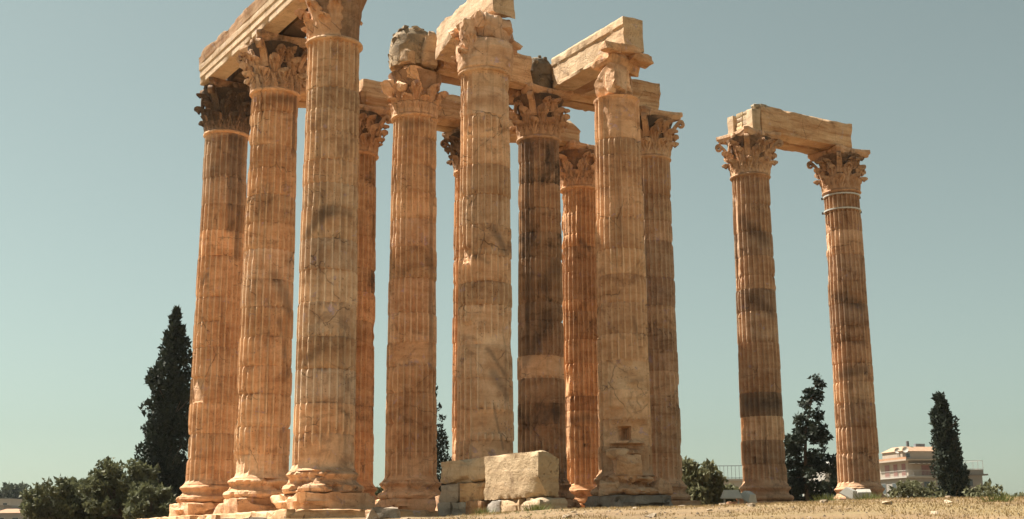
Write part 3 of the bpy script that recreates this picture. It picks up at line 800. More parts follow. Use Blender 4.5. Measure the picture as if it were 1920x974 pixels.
column('8', (2, 1), J['8'], 'darkest column, blackened down its length with a pale smooth drum below the middle',
       {4: (1.0, 0.92, 0.83, 0.05), 3: (0.62, 0.58, 0.54, 0.55), 5: (0.5, 0.46, 0.43, 0.75), 6: (0.52, 0.48, 0.44, 0.75), 12: (0.5, 0.45, 0.42, 0.95)}, (0.70, 0.63, 0.56, 0.50),
       std_cap((0.80, 0.71, 0.62, 0.50), 0.08), [(5, 5.06, 5.92, 80, 0.075, 0.05), (-60, 6.8, 8.2, 18, 0.1, 0.3)], 0.45)
column('9', (3, 2), J['9'], 'bright orange rear column with two small drilled holes low on its shaft',
       {9: (0.7, 0.57, 0.46, 0.55), 8: (0.75, 0.61, 0.49, 0.4), 3: (0.62, 0.46, 0.34, 0.5)}, (0.95, 0.76, 0.58, 0.2),
       std_cap((0.95, 0.82, 0.70, 0.42), 0.2), [(-62, 2.2, 6.5, 13, 0.11, 0.4), (3, 2.98, 3.04, 2.2, 0.2, 0.05), (14, 2.98, 3.04, 2.2, 0.2, 0.05)], 0.5)
column('10', (2, 0), J['10'], 'column with split stump of a capital, and a square hole and smashed drums near its foot',
       {1: (0.98, 0.86, 0.74, 0.15), 2: (1.03, 0.90, 0.76, 0.1), 3: (1.04, 0.94, 0.82, 0.05), 7: (1.06, 0.98, 0.88, 0.0), 4: (1.02, 0.91, 0.79, 0.08)}, (1.0, 0.87, 0.75, 0.08),
       lambda root, seed: split_cap_ten(root, seed),
       [(14, 3.0, 5.1, 58, 0.085, 0.12), (12, 2.2, 3.05, 58, 0.15, 0.18), (-3, 2.36, 2.74, 18, 0.80, 0.06), (4, 1.98, 2.22, 52, 0.45, 0.2), (0, 1.15, 2.0, 80, 0.12, 0.3), (-22, 3.0, 3.5, 26, 0.17, 0.35), (26, 3.5, 4.3, 24, 0.15, 0.35), (36, 2.3, 2.95, 24, 0.24, 0.35), (-34, 1.25, 2.0, 26, 0.28, 0.35), (32, 1.3, 1.95, 24, 0.24, 0.35), (5, 4.3, 5.0, 22, 0.13, 0.35), (15, 12.95, 14.64, 60, 0.07, 0.12)], 0.45,
       dict(chip=0.34, plinth_color=(0.8, 0.76, 0.74, 0.4), pmat=M['grey']), astragal=False)
column('11', (3, 1), J['11'], 'column with complete capital and one very dark drum, standing behind the smashed-foot column',
       {7: (0.55, 0.5, 0.48, 0.6), 5: (0.62, 0.56, 0.52, 0.55), 9: (0.75, 0.68, 0.63, 0.4), 4: (0.6, 0.53, 0.48, 0.6), 3: (0.95, 0.85, 0.76, 0.15), 8: (0.72, 0.66, 0.62, 0.45)}, (0.85, 0.75, 0.66, 0.25),
       std_cap((0.85, 0.77, 0.68, 0.45), 0.05), [(75, 1.2, 9, 10, 0.09, 0.4)], 0.55)
column('12', (4, 1), J['12'], 'freestanding column with black banded drums under the stone-filled end of the lone lintel',
       {3: (0.42, 0.39, 0.37, 0.85), 7: (0.5, 0.46, 0.44, 0.75), 10: (0.55, 0.5, 0.47, 0.62), 2: (1.02, 0.93, 0.83, 0.1), 6: (0.8, .73, .67, .3)}, (0.78, 0.68, 0.60, 0.18),
       std_cap((0.88, 0.79, 0.70, 0.40), 0.05), [(-64, 9.6, 13.9, 14, 0.1, 0.3), (-26, 3.2, 3.42, 4, 0.2, 0.1), (-24, 2.05, 2.3, 5, 0.25, 0.1)], 0.45,
       dict(chip=0.06))
r13, _ = column('13', (5, 1), J['13'], 'freestanding column with two pale metal hoops clamped just below its capital',
       {7: (0.58, 0.52, 0.49, 0.6), 9: (0.62, 0.55, 0.51, 0.55), 4: (0.98, 0.86, 0.76, 0.1), 3: (0.9, .8, .7, .15)}, (0.78, 0.67, 0.585, 0.2),
       std_cap((0.78, 0.68, 0.60, 0.45), 0.06), [(45, 2.3, 2.5, 6, 0.25, 0.1), (-38, 4.6, 4.8, 7, 0.14, 0.2), (82, 4, 8, 8, 0.09, 0.4)], 0.45,
       dict(chip=0.08))
for z in (14.42, 13.72):
    V, F = lathe([(0.80, z), (shaft_r(z) + 0.025, z), (shaft_r(z) + 0.03, z + 0.06), (0.80, z + 0.06)], 96)
    hoop = obj('metal_hoop', mesh_from('metal_hoop', V, F, M['steel'], True, 40), r13)
    for a in (2.2, -0.35):
        V2, F2 = rough_box(0.14, 0.10, 0.12, 3, 0.01, 0.0, 0.05)
        V2 = V2 @ np.array([[math.cos(a), math.sin(a), 0], [-math.sin(a), math.cos(a), 0], [0, 0, 1]]) + np.array([math.cos(a) * (shaft_r(z) + .06), math.sin(a) * (shaft_r(z) + .06), z - 0.015])
        obj('clamp', mesh_from('clamp', V2, F2, M['dark_metal'], True, 40), hoop)

# second broken course of the smashed foot
r10 = [o for o in COL.objects if o.name.startswith('corinthian_column') and abs(o.location.x - 2 * S) < .1 and abs(o.location.y) < .1][0]
def foot(nm, dims, loc, sd, col, rz=0.0, n=22, noise=0.05, mat='marble'):
    lump(nm, M[mat], dims, loc, sd, r10, col, rz, n, noise)
foot('broken_drum', (0.85, 0.5, 0.40), (-0.66, -0.50, 1.72), 41, (1.06, 0.97, 0.85, 0.0), -0.75, 30, 0.03)
foot('broken_drum', (1.0, 0.7, 1.0), (-0.36, -0.66, 0.92), 43, (1.0, 0.88, 0.76, 0.05), -0.4, 30, 0.08)
foot('broken_drum', (0.8, 0.6, 0.6), (-0.88, -0.30, 0.45), 44, (1.0, 0.9, 0.78, 0.05), -0.9, 30, 0.08)
foot('broken_drum', (0.9, 0.6, 0.65), (0.9, -0.75, 0.48), 45, (0.9, 0.8, 0.72, 0.2), 0.3)

# ------------------------------------------------------------------ stylobate slabs
platform = obj('temple_platform', mesh_from('temple_platform', *rough_box(31, 14.5, 0.6, 2, 0.05, 0.02, 0.8), M['grey'], True, 35), None, (13.2, 5.9, -0.78))
tag(platform, kind='structure')
sl_i = 0
def slab(x, y, sx, sy, h=0.42, top=0.0, color=(1, 1, 1, 0.1), mat='beam', rz=0.0, chip=0.12):
    global sl_i
    sl_i += 1
    o = block('stone_slab', M[mat], (sx, sy, h), (x - 13.2, y - 5.9, top - h + 0.78), rz, 300 + sl_i, platform, color, chip=chip * 1.3, rough=0.04, step=0.12, er=0.16)
    return o
rs = random.Random(8)
y = 13.2
while y > -2.0:                                       # outer step along the moulded row
    L = rs.uniform(1.3, 2.1)
    slab(-1.0 + rs.uniform(-0.08, 0.05), y - L / 2, 2.3, L - 0.02, 0.5, rs.uniform(-0.03, 0.0), (1.05, 0.98, 0.9, 0.05), chip=0.14)
    slab(1.25, y - L / 2, 2.1, L - 0.02, 0.5, -0.03, (1, 0.95, 0.88, 0.1))
    y -= L
for (i, j) in ((1, 0), (1, 1), (1, 2), (2, 0), (2, 1), (2, 2), (3, 1), (3, 2), (4, 1), (5, 1)):
    g = (i, j) == (2, 0)
    for dx in (-0.82, 0.82):
        slab(i * S + dx, j * S, 1.62, 3.0, 0.5, 0.0, (0.62, 0.60, 0.60, 0.45) if g else (1, 0.93, 0.85, 0.15), 'grey' if g else 'beam', chip=0.2)

# ------------------------------------------------------------------ entablature blocks
def moulded_beam(name, L, seed, color, h=1.2, w=0.62, crown=True, nseg=None, wear=1.0, ragged=True):
    """length along +y from 0..L; moulded face towards -x; bottom at z=0"""
    p = [(0.0, 0.0), (0.0, 0.03), (-0.02, 0.03), (-0.02, 0.27), (-0.055, 0.285), (-0.055, 0.31), (-0.06, 0.54), (-0.095, 0.56), (-0.10, 0.585), (-0.105, 0.78)]
    if crown:
        p += [(-0.13, 0.80), (-0.14, 0.84), (-0.16, 0.92), (-0.185, 1.02), (-0.21, 1.14), (-0.21, h)]
    else:
        p = [(0.0, 0.0), (-0.03, 0.02), (-0.035, 0.13), (0.0, 0.17), (0.005, 0.35), (0.0, 0.55), (0.005, 0.75), (0.0, 0.88), (-0.05, 0.95), (-0.06, h - 0.08), (-0.02, h)]
    p = np.array(p)
    body = np.array([(w, h), (w, h * 0.5), (w, 0.0), (w * 0.5, 0.0)])
    topl = np.array([(p[-1, 0] * (1 - k) + w * k, h) for k in (0.25, 0.5, 0.75)])
    prof = np.vstack([p, topl, body]); k = len(prof); kf = len(p)
    nseg = nseg or int(L / 0.12)
    ys = np.linspace(0, L, nseg)
    rng = np.random.RandomState(seed)
    V = np.zeros((nseg, k, 3))
    V[:, :, 0] = prof[None, :, 0]; V[:, :, 1] = ys[:, None]; V[:, :, 2] = prof[None, :, 1]
    Q = V.copy(); Q[:, :, 1] += seed * 3.7
    n1 = fbm(Q * np.array([2, 1.3, 2]), seed, 4); n2 = vnoise(Q * np.array([6, 4, 6]), seed + 4)
    out = np.zeros(k); out[:kf] = 1
    V[:, :, 0] += out * (0.004 * n2 + 0.006 * n1) * wear
    if crown:                                          # crown broken back in places
        cr = np.zeros(k); cr[kf - 6:kf] = np.linspace(0.3, 1, 6)
        br = np.clip(vnoise(np.stack([ys * 0.9, ys * 0 + seed, ys * 0], -1), 8) * 1.6 + 0.15, 0, 1) ** 2
        bk = np.clip(vnoise(np.stack([ys * 3.1, ys * 0 + seed, ys * 0], -1), 9), 0, 1)
        V[:, :, 0] += cr * (0.05 * br + 0.05 * bk)[:, None]
        tp = np.zeros(k); tp[kf - 1:kf + 3] = 1; tp[kf - 2] = 0.6
        V[:, :, 2] -= tp * (0.16 * np.clip(vnoise(np.stack([ys * 1.3, ys * 0 + seed, ys * 0], -1), 12) + 0.1, 0, 1) + 0.05 * bk)[:, None]
    lowe = np.zeros(k); lowe[0:3] = 1; lowe[-1] = 0.4
    low = np.clip(vnoise(np.stack([ys * 1.7, ys * 0 + seed, ys * 0 + 5], -1), 15) - 0.15, 0, 1)
    V[:, :, 2] += lowe * (0.16 * low)[:, None]; V[:, :, 0] += lowe * (0.10 * low)[:, None]
    if ragged:
        e = np.zeros((nseg, k)); e[0] = 1; e[-1] = -1
        V[:, :, 1] += e * 0.10 * (fbm(Q * 2.1, seed + 9, 3) + 0.2)
    W = V.reshape(-1, 3); F = grid_faces(nseg, k, True)[:, ::-1].tolist()
    F.append(list(range(k))); F.append([(nseg - 1) * k + j for j in range(k)][::-1])
    cf = []
    if crown:
        cf = [f for f in F if len(f) == 4 and all(kf - 7 <= (q % k) <= kf + 2 for q in f)]
        F = [f for f in F if not (len(f) == 4 and all(kf - 7 <= (q % k) <= kf + 2 for q in f))]
    me = mesh_from(name, W, F, M['pale'], True, 25)
    bm = bmesh.new(); bm.from_mesh(me); bmesh.ops.triangulate(bm, faces=[f for f in bm.faces if len(f.verts) > 4]); bm.to_mesh(me); bm.free()
    o = obj(name, me, None, color=color)
    if cf:
        mc = mesh_from('crown_moulding', W, cf, M['beam'], True, 25)
        bm = bmesh.new(); bm.from_mesh(mc); bmesh.ops.delete(bm, geom=[v for v in bm.verts if not v.link_faces], context='VERTS'); bm.to_mesh(mc); bm.free()
        obj('crown_moulding', mc, o, color=(0.74, 0.66, 0.60, 0.12))
    return o

BG = 'architrave beams across the column tops'
ZB = Z_TOP - 0.012
b = moulded_beam('architrave_beam', 5.62, 3, (1.05, 1.0, 0.95, 0.05)); b.location = (-0.93, 5.50, ZB); b.rotation_euler = (0, 0, math.radians(1.6))
tag(b, 'pale moulded architrave beam ending in the air above the corner column by the cypress', 'stone beam', BG)
b = moulded_beam('architrave_beam', 6.1, 4, (1.05, 1.0, 0.95, 0.05)); b.location = (-0.80, -0.62, ZB); b.rotation_euler = (0, 0, math.radians(1.2))
tag(b, 'pale moulded architrave beam running on to the column with the arched stain', 'stone beam', BG)
def beam(dims, loc, seed, label, color=(1, 1, 1, 0.1), mat='beam', rz=0.0, chip=0.10, rough=0.03, endrough=(0, 0, 0), fn=None, tilt=(0, 0), name='architrave_beam', cat='stone beam', group=BG, step=0.16):
    o = block(name, M[mat], dims, loc, rz, seed, None, color, chip=chip, rough=rough, step=step, endrough=endrough, fn=fn, tilt=tilt)
    tag(o, label, cat, group); return o
# inner backing beams of the moulded row
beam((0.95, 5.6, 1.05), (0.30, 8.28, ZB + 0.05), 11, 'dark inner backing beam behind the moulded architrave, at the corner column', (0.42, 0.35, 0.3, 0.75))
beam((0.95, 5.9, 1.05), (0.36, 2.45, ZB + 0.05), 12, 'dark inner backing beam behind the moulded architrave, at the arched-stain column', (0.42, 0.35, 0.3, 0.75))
# frieze course above
o = block('frieze_block', M['pale'], (1.5, 5.9, 1.05), (-0.15, 2.42, ZB + 1.17), 0, 14, None, (0.9, 0.82, 0.75, 0.15), chip=0.12, rough=0.04, endrough=(0, 0.08, 0))
tag(o, 'weathered frieze block lying on top of the moulded architrave', 'stone block')
# rear row
def cutend(side, w, drop):
    def fn(V):
        V = V.copy(); hx = np.abs(V[:, 0]).max()
        k = np.clip((side * V[:, 0] - (hx - w)) / w, 0, 1); z = V[:, 2]
        V[:, 2] = np.where(z > 0.3, z - k * drop * np.clip(z - 0.3, 0, 1) , z)
        return V
    return fn
beam((4.45, 0.82, 1.22), (2.98, 2 * S - 0.42, ZB), 21, 'banded lintel of the rear row between corner column and half-hidden orange column', (1.0, 0.86, 0.74, 0.1))
beam((5.3, 0.82, 1.20), (8.02, 2 * S - 0.40, ZB), 22, 'long banded lintel of the rear row resting on the half-hidden orange column', (1.0, 0.9, 0.8, 0.05))
beam((5.45, 0.86, 1.05), (13.42, 2 * S - 0.36, ZB), 23, 'rear lintel ending in a slanting broken corner above the bright orange column', (1.02, 0.95, 0.86, 0.0), fn=cutend(1, 0.45, 0.65))
beam((16.2, 0.80, 1.15), (8.1, 2 * S + 0.48, ZB), 24, 'long outer backing beam along the far side of the rear row', (0.8, 0.7, 0.6, 0.3), step=0.4)
# middle row
beam((3.95, 0.85, 1.25), (8.25, S - 0.42, ZB), 31, 'plain lintel reaching from the broken-capital column towards the darkest column', (1.02, 0.92, 0.83, 0.02), endrough=(0.08, 0, 0))
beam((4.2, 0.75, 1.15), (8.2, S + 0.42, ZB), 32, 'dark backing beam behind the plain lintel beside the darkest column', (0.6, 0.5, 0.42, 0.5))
beam((5.25, 0.85, 1.22), (13.92, S - 0.40, ZB), 33, 'lintel from the darkest column to the column with one very dark drum', (1.02, 0.92, 0.82, 0.05), endrough=(0.06, 0, 0))
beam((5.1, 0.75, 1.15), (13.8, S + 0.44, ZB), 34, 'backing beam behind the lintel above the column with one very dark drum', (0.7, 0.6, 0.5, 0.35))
# cross beams
def slope_end(V):
    V = V.copy(); hy = np.abs(V[:, 1]).max()
    k = np.clip((-V[:, 1] - (hy - 0.55)) / 0.55, 0, 1)
    lim = 1.28 - 0.30 * k * np.clip(0.5 - V[:, 0], 0, 1)
    V[:, 2] = np.minimum(V[:, 2], lim); return V
o = moulded_beam('architrave_beam', 5.0, 51, (1.02, 0.95, 0.85, 0.0), h=1.27, w=0.86, crown=False, wear=5.0); o.location = (2 * S + 0.12, -0.42, ZB)
tag(o, 'rough-carved beam running from the split capital stump back to the darkest column', 'stone beam', BG)
def broken_low(V):
    V = V.copy(); hy = np.abs(V[:, 1]).max()
    k = np.clip((-V[:, 1] + 0.3) / (hy), 0, 1)
    nn = 0.14 * fbm(V * 1.5, 77, 3)
    V[:, 2] = np.where(V[:, 2] < 0.75, V[:, 2] + (0.5 * np.sin(np.clip((V[:, 1] + hy) / (2 * hy), 0, 1) * math.pi) + nn) * (1 - V[:, 2] / 0.75), V[:, 2])
    return V
beam((0.86, 5.0, 1.36), (S + 0.47, 1.70, ZB), 52, 'broken-bellied beam from the crumbled capital back to the broken-capital column', (1.02, 0.93, 0.85, 0.0), 'pale', endrough=(0, 0.10, 0), fn=broken_low, rough=0.05, chip=0.14, rz=-0.06)
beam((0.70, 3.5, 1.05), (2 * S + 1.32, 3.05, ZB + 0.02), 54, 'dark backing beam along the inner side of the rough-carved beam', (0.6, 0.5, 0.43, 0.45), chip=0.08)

# lone lintel over the two freestanding columns
lin = empty('lone_lintel', (4 * S, S, ZB)); tag(lin, 'banded lintel bridging the two freestanding columns, its end packed with small stones', 'stone beam', BG)
block('beam', M['beam'], (5.55, 0.88, 1.22), (2.83, -0.43, 0), 0, 71, lin, (1.04, 0.94, 0.84, 0.0), chip=0.08, rough=0.02)
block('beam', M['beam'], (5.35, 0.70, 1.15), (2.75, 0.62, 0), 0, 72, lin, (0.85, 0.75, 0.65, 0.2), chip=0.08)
block('end_block', M['pale'], (0.55, 0.42, 1.02), (-0.22, -0.66, 0), 0, 73, lin, (1.0, 0.96, 0.9, 0.0), chip=0.05, step=0.1)
block('end_block', M['pale'], (0.5, 0.42, 1.05), (-0.18, 0.72, 0), 0, 74, lin, (0.95, 0.9, 0.85, 0.1), chip=0.08, step=0.1)
rr = random.Random(4)
for zz in range(5):
    for q in range(2):
        block('packing_stone', M['pale'], (0.42, 0.40, 0.22), (-0.14 + rr.uniform(-.03, .03), -0.22 + q * 0.42 + rr.uniform(-.03, .03), zz * 0.215), rr.uniform(-.12, .12), 500 + zz * 3 + q, lin,
              (rr.uniform(.8, 1.0),) * 2 + (0.85, 0.15), chip=0.05, step=0.08, rough=0.02)
for q in range(4):
    block('packing_stone', M['grey'], (rr.uniform(.3, .45), rr.uniform(.3, .4), rr.uniform(.18, .26)), (-0.05 + q * 0.24, -0.62 + rr.uniform(-.05, .05), 1.06 + (0.02 if q else 0)), rr.uniform(-.4, .4), 540 + q, lin,
          (0.95, 0.9, 0.8, 0.3), chip=0.06, step=0.08, rough=0.03)

# masonry lumps on the tops
def rubble_heap(name, loc, dims, seed, n, label, core_col, col_dark, arch=True):
    root = empty(name, loc); tag(root, label, 'masonry', 'rubble masonry on the column tops')
    rng = random.Random(seed)
    V, F = lathe([(0.5, 0.0), (0.98, 0.02), (1.0, 0.5), (0.93, 0.74), (0.74, 0.92), (0.4, 1.0), (0.05, 1.02)], 40, seed, 0.05, 0.04)
    V = V * np.array([dims[0] / 2, dims[1] / 2, dims[2]])
    obj('mortar_core', mesh_from('mortar_core', V, F, M['rubble'], True, 40), root, color=core_col)
    meshes = [rock_mesh('rubble_stone', M['rubble'], (0.30, 0.24, 0.20), 900 + seed * 10 + k, 16, 1, 0.06) for k in range(4)]
    for k in range(n):
        a = rng.uniform(0, 2 * math.pi); u = rng.random()
        r_ = np.interp(u, [0, .5, .74, .92, 1.0], [1.0, 1.0, .93, .74, .3]) * 0.90
        o = obj('rubble_stone', rng.choice(meshes), root, (math.cos(a) * r_ * dims[0] / 2, math.sin(a) * r_ * dims[1] / 2, u * dims[2] - 0.08), rng.uniform(0, 6), (*(np.array(col_dark[:3]) * rng.uniform(.7, 1.5)), rng.uniform(0.1, 0.6)))
        k_ = rng.uniform(0.6, 1.15); o.scale = (k_, k_, k_)
    return root
rubble_heap('rubble_masonry', (S - 0.08, S + 0.12, ZB + 0.02), (1.75, 1.7, 1.62), 3, 90, 'rounded heap of dark rubble masonry on the broken capital', (1.5, 1.4, 1.25, 0.1), (1.7, 1.55, 1.35))
rubble_heap('rubble_masonry', (2 * S - 0.12, S - 0.12, ZB + 0.02), (1.40, 1.25, 1.42), 5, 60, 'blackened rounded rubble plug on top of the darkest column', (0.75, 0.72, 0.68, 0.5), (0.8, 0.77, 0.72))
def slab_taper(V):
    V = V.copy(); u = V[:, 2] / 1.4
    V[:, 0] *= 1 - 0.45 * np.clip(u - 0.55, 0, 1) / 0.45 * (V[:, 0] < 0) - 0.12 * u
    V[:, 2] -= 0.22 * np.clip(u, 0, 1) * (V[:, 0] < -0.05)
    return V
o = block('upright_slab', M['pale'], (0.66, 0.50, 1.40), (S + 0.22, S - 0.72, ZB - 0.04), -0.35, 33, None, (1.0, 0.88, 0.76, 0.05), chip=0.09, rough=0.03, step=0.09, fn=slab_taper)
tag(o, 'pointed slab standing upright on the broken capital beside the rubble heap', 'stone slab')
o = block('stone_fragment', M['pale'], (0.5, 0.42, 0.52), (S - 0.62, S - 0.62, ZB - 0.03), 0.5, 34, None, (0.85, 0.76, 0.66, 0.25), chip=0.10, rough=0.04, step=0.08)
tag(o, 'small squarish fragment under the edge of the rounded rubble heap', 'stone')


# ------------------------------------------------------------------ fallen blocks before the crumbled column
FG = 'fallen blocks piled before the columns'
xb = 2.57
def fallen(dims, loc, seed, label, mat='pale', color=(1, 1, 1, 0.0), **kw):
    o = block('fallen_block', M[mat], dims, loc, kw.pop('rz', 0.0), seed, None, color, **kw); tag(o, label, 'stone block', FG); return o
def knock(V):
    V = V.copy(); hy = np.abs(V[:, 1]).max(); hx = np.abs(V[:, 0]).max()
    k = np.clip((-V[:, 1] - (hy - 0.7)) / 0.7, 0, 1)
    V[:, 0] += np.where(V[:, 2] < 0.55, 0.30 * k * (1 - V[:, 2] / 0.55) * (V[:, 0] < 0), 0)
    j = np.clip((V[:, 0] - (hx - 0.35)) / 0.35, 0, 1); V[:, 2] -= np.where(V[:, 2] > 0.7, 0.22 * j * k, 0)
    return V
fallen((0.64, 2.88, 1.19), (xb + 0.32, -6.68, 0.17), 81, 'large pick-marked pale block, the biggest of the fallen pile', mat='picked', color=(1.02, 0.98, 0.92, 0.02), rough=0.026, chip=0.08, step=0.07, fn=knock)
fallen((0.82, 2.80, 0.66), (xb + 0.45, -3.84, 0.71), 82, 'long dressed block lying on top of the pile, next to the pick-marked block', color=(0.92, 0.88, 0.82, 0.15), chip=0.16, rough=0.03, step=0.1, er=0.14)
fallen((0.82, 1.2, 0.58), (xb + 0.44, -3.05, 0.15), 83, 'stained block under the long dressed block, at the broken-capital column', mat='grey', color=(1.25, 1.12, 1.0, 0.4), chip=0.12, step=0.1, er=0.12)
fallen((0.82, 1.5, 0.55), (xb + 0.48, -4.44, 0.15), 84, 'ochre block under the long dressed block, against the pick-marked block', mat='beam', color=(1.0, 0.88, 0.72, 0.1), chip=0.16)
yy = -2.38; k = 0
for L, c, mt, lb in ((0.95, (1.1, 1.08, 1.05, 0.15), 'grey', 'pale grey footing stone at the end of the low course by the broken-capital column'),
        (0.95, (1.1, 1.1, 1.05, 0.1), 'grey', 'pale grey footing stone under the stained block'), (1.0, (0.6, 0.52, 0.46, 0.4), 'beam', 'dark brown footing stone under the ochre block'),
        (0.9, (0.8, 0.82, 0.86, 0.3), 'grey', 'blue-grey footing stone under the near corner of the pick-marked block'), (1.0, (0.85, 0.8, 0.72, 0.15), 'pale', 'yellowish footing stone under the middle of the pick-marked block'),
        (1.1, (0.8, 0.78, 0.75, 0.35), 'pale', 'speckled pale footing stone sticking out past the pick-marked block')):
    o = block('footing_block', M[mt], (0.85, L - 0.03, 0.55), (xb + 0.38 + 0.05 * math.sin(k * 2.3), yy - L / 2, -0.36 - 0.02 * (k % 2)), 0.04 * math.sin(k * 1.7), 850 + k, None, c, chip=0.16, rough=0.04, step=0.09, er=0.14)
    tag(o, lb, 'stone block', 'footing stones under the fallen pile')
    yy -= L; k += 1

# ------------------------------------------------------------------ floodlights
def at(px, D):
    """point at horizontal range D in the direction of a bearing measured in the photograph"""
    l = (px - 1018.0) / FPX
    d = FWD + RGT * l
    d = d / math.hypot(*d)
    return CAM[0] + d[0] * D, CAM[1] + d[1] * D
def floodlight(x, y, rz, tilt, label, s=1.0):
    z = gz(x, y)
    root = empty('floodlight', (x, y, z - 0.03), rz); tag(root, label, 'floodlight', 'floodlights at the feet of the freestanding columns')
    def bx(n, d, l, mat, par, t=0.0):
        V, F = rough_box(*d, 1, 0.006, 0.0, 0.3); o = obj(n, mesh_from(n, V, F, mat, False), par, l); o.rotation_euler = (t, 0, 0); return o
    V = np.array([(-.42, -.30, 0), (.42, -.30, 0), (.42, .30, 0), (-.42, .30, 0), (-.30, -.14, .30), (.30, -.14, .30), (.30, .20, .30), (-.30, .20, .30)]) * s
    F = [[3, 2, 1, 0], [4, 5, 6, 7], [0, 1, 5, 4], [1, 2, 6, 5], [2, 3, 7, 6], [3, 0, 4, 7]]
    h = obj('housing', mesh_from('housing', V, F, M['lamp_white'], False), root, (0, 0, 0.78 * s)); h.rotation_euler = (tilt, 0, 0)
    V, F = rough_box(0.88 * s, 0.64 * s, 0.05 * s, 1, 0.0, 0.0, 0.5); obj('rim', mesh_from('rim', V, F, M['lamp_white'], False), h, (0, 0, -0.048 * s))
    V, F = rough_box(0.74 * s, 0.52 * s, 0.02 * s, 1, 0.0, 0.0, 0.5); obj('glass', mesh_from('glass', V, F, M['lamp_glass'], False), h, (0, 0, -0.066 * s))
    for sx in (-0.30, 0.30):
        bx('leg', (0.07 * s, 0.09 * s, 0.84 * s), (sx * s, 0, 0), M['lamp_white'], root)
    bx('foot_plate', (0.8 * s, 0.4 * s, 0.05 * s), (0, 0, 0.0), M['steel'], root)
x, y = at(1360, 34.0); floodlight(x, y, -0.55, 0.05, 'white boxy floodlight on legs, beside the bush and the banded column', 0.60)
x, y = at(1390, 34.4); floodlight(x, y, 0.4, 0.55, 'tilted white floodlight leaning at the foot of the banded column', 0.56)
x, y = at(1577, 35.0); floodlight(x, y, 0.5, 0.5, 'tilted white floodlight by the conifer, at the hooped column', 0.62)
x, y = at(1604, 35.5); floodlight(x, y, -0.6, 0.45, 'white floodlight tucked against the base of the hooped column', 0.58)

# ------------------------------------------------------------------ vegetation
def leaf_cloud(blobs, size, rng, per, up=0.0, aspect=2.2):
    """blobs: (cx,cy,cz, rx,ry,rz, weight). small leaf faces through each clump's outer volume"""
    Vs = []
    for b_ in blobs:
        n = max(6, int(per * b_[6]))
        d = rng.normal(size=(n, 3)); d /= np.linalg.norm(d, axis=1)[:, None]
        r = rng.uniform(0.25, 1.0, (n, 1)) ** 0.55
        c = np.array(b_[:3]) + d * r * np.array(b_[3:6])
        ax = rng.normal(size=(n, 3)) + d * 0.7 + np.array([0, 0, up]); ax /= np.linalg.norm(ax, axis=1)[:, None]
        bx = np.cross(ax, rng.normal(size=(n, 3))); bx /= np.linalg.norm(bx, axis=1)[:, None] + 1e-9
        s = size * (0.4 + 1.3 * rng.random((n, 1)) ** 1.6)
        Vs.append(np.stack([c - bx * s / aspect, c + ax * s * 0.25 + bx * s / aspect * 0.9, c + ax * s], 1).reshape(-1, 3))
    V = np.concatenate(Vs); F = np.arange(len(V)).reshape(-1, 3)
    return V, F

def branch_mesh(name, segs, mat, nseg=7):
    V = []; F = []
    for (p, q, ra, rb) in segs:
        p = np.array(p, float); q = np.array(q, float); t = q - p; t /= np.linalg.norm(t) + 1e-9
        a = np.cross(t, [0.3, 0.9, 0.2]); a /= np.linalg.norm(a); b = np.cross(t, a); o = len(V)
        for (c, r) in ((p, ra), (q, rb)):
            for k in range(nseg):
                an = 2 * math.pi * k / nseg; V.append(c + (a * math.cos(an) + b * math.sin(an)) * r)
        for k in range(nseg): F.append([o + k, o + (k + 1) % nseg, o + nseg + (k + 1) % nseg, o + nseg + k])
        F.append([o + nseg + k for k in range(nseg)])
    return mesh_from(name, np.array(V), F, mat, True, 50)

def tree(name, label, x, y, blobs, segs, mat, size, seed, per, group=None, up=0.0, aspect=2.2, cat='tree', z=None):
    rng = np.random.RandomState(seed)
    root = empty(name, (x, y, (gz(x, y) if z is None else z) - 0.05)); tag(root, label, cat, group)
    V, F = leaf_cloud(blobs, size, rng, per, up, aspect)
    obj('crown', mesh_from('crown', V, F, mat, False), root)
    if segs: obj('trunk', branch_mesh('trunk', segs, M['bark']), root)
    return root

def cypress(label, px, D, H, R, seed, prof, n=150, per=170, lean=0.0, ragged=0.35, size=0.26, bs=1.0, extra=(), group='dark cypresses and conifers'):
    x, y = at(px, D); rng = np.random.RandomState(seed); blobs = []
    pz, pr = zip(*prof)
    for k in range(n):
        u = ((k + rng.uniform(0, 1)) / n) ** 0.85
        rad = np.interp(u, pz, pr) * R
        a = rng.uniform(0, 2 * math.pi); q = rng.uniform(0.15, 1.0) ** 0.5 * (1 - ragged * rng.random() ** 2)
        if rng.random() < 0.12: q *= 1.18
        br = max(0.16, rad * rng.uniform(0.20, 0.40) * bs)
        cx = math.cos(a) * max(0, rad * q - br * 0.5) ; cy = math.sin(a) * max(0, rad * q - br * 0.5)
        bx = lean * u ** 2.2
        blobs.append((cx + bx * RGT[0], cy + bx * RGT[1], u * H, br, br, br * rng.uniform(1.2, 2.0), (br / 0.5) ** 1.5 + 0.25))
    blobs += list(extra)
    segs = [((0, 0, -0.3), (0, 0, H * 0.45), 0.26, 0.16), ((0, 0, H * 0.45), (lean * .5 * RGT[0], lean * .5 * RGT[1], H * 0.88), 0.16, 0.05)]
    for k in range(26):
        u = rng.uniform(0.05, 0.8); a = rng.uniform(0, 6.28); rad = np.interp(u, pz, pr) * R * 0.75
        segs.append(((0, 0, u * H), (math.cos(a) * rad, math.sin(a) * rad, u * H + rad * 0.9), 0.05, 0.015))
    return tree('cypress_tree', label, x, y, blobs, segs, M['cypress'], size, seed, per, group, up=1.2, aspect=2.6)

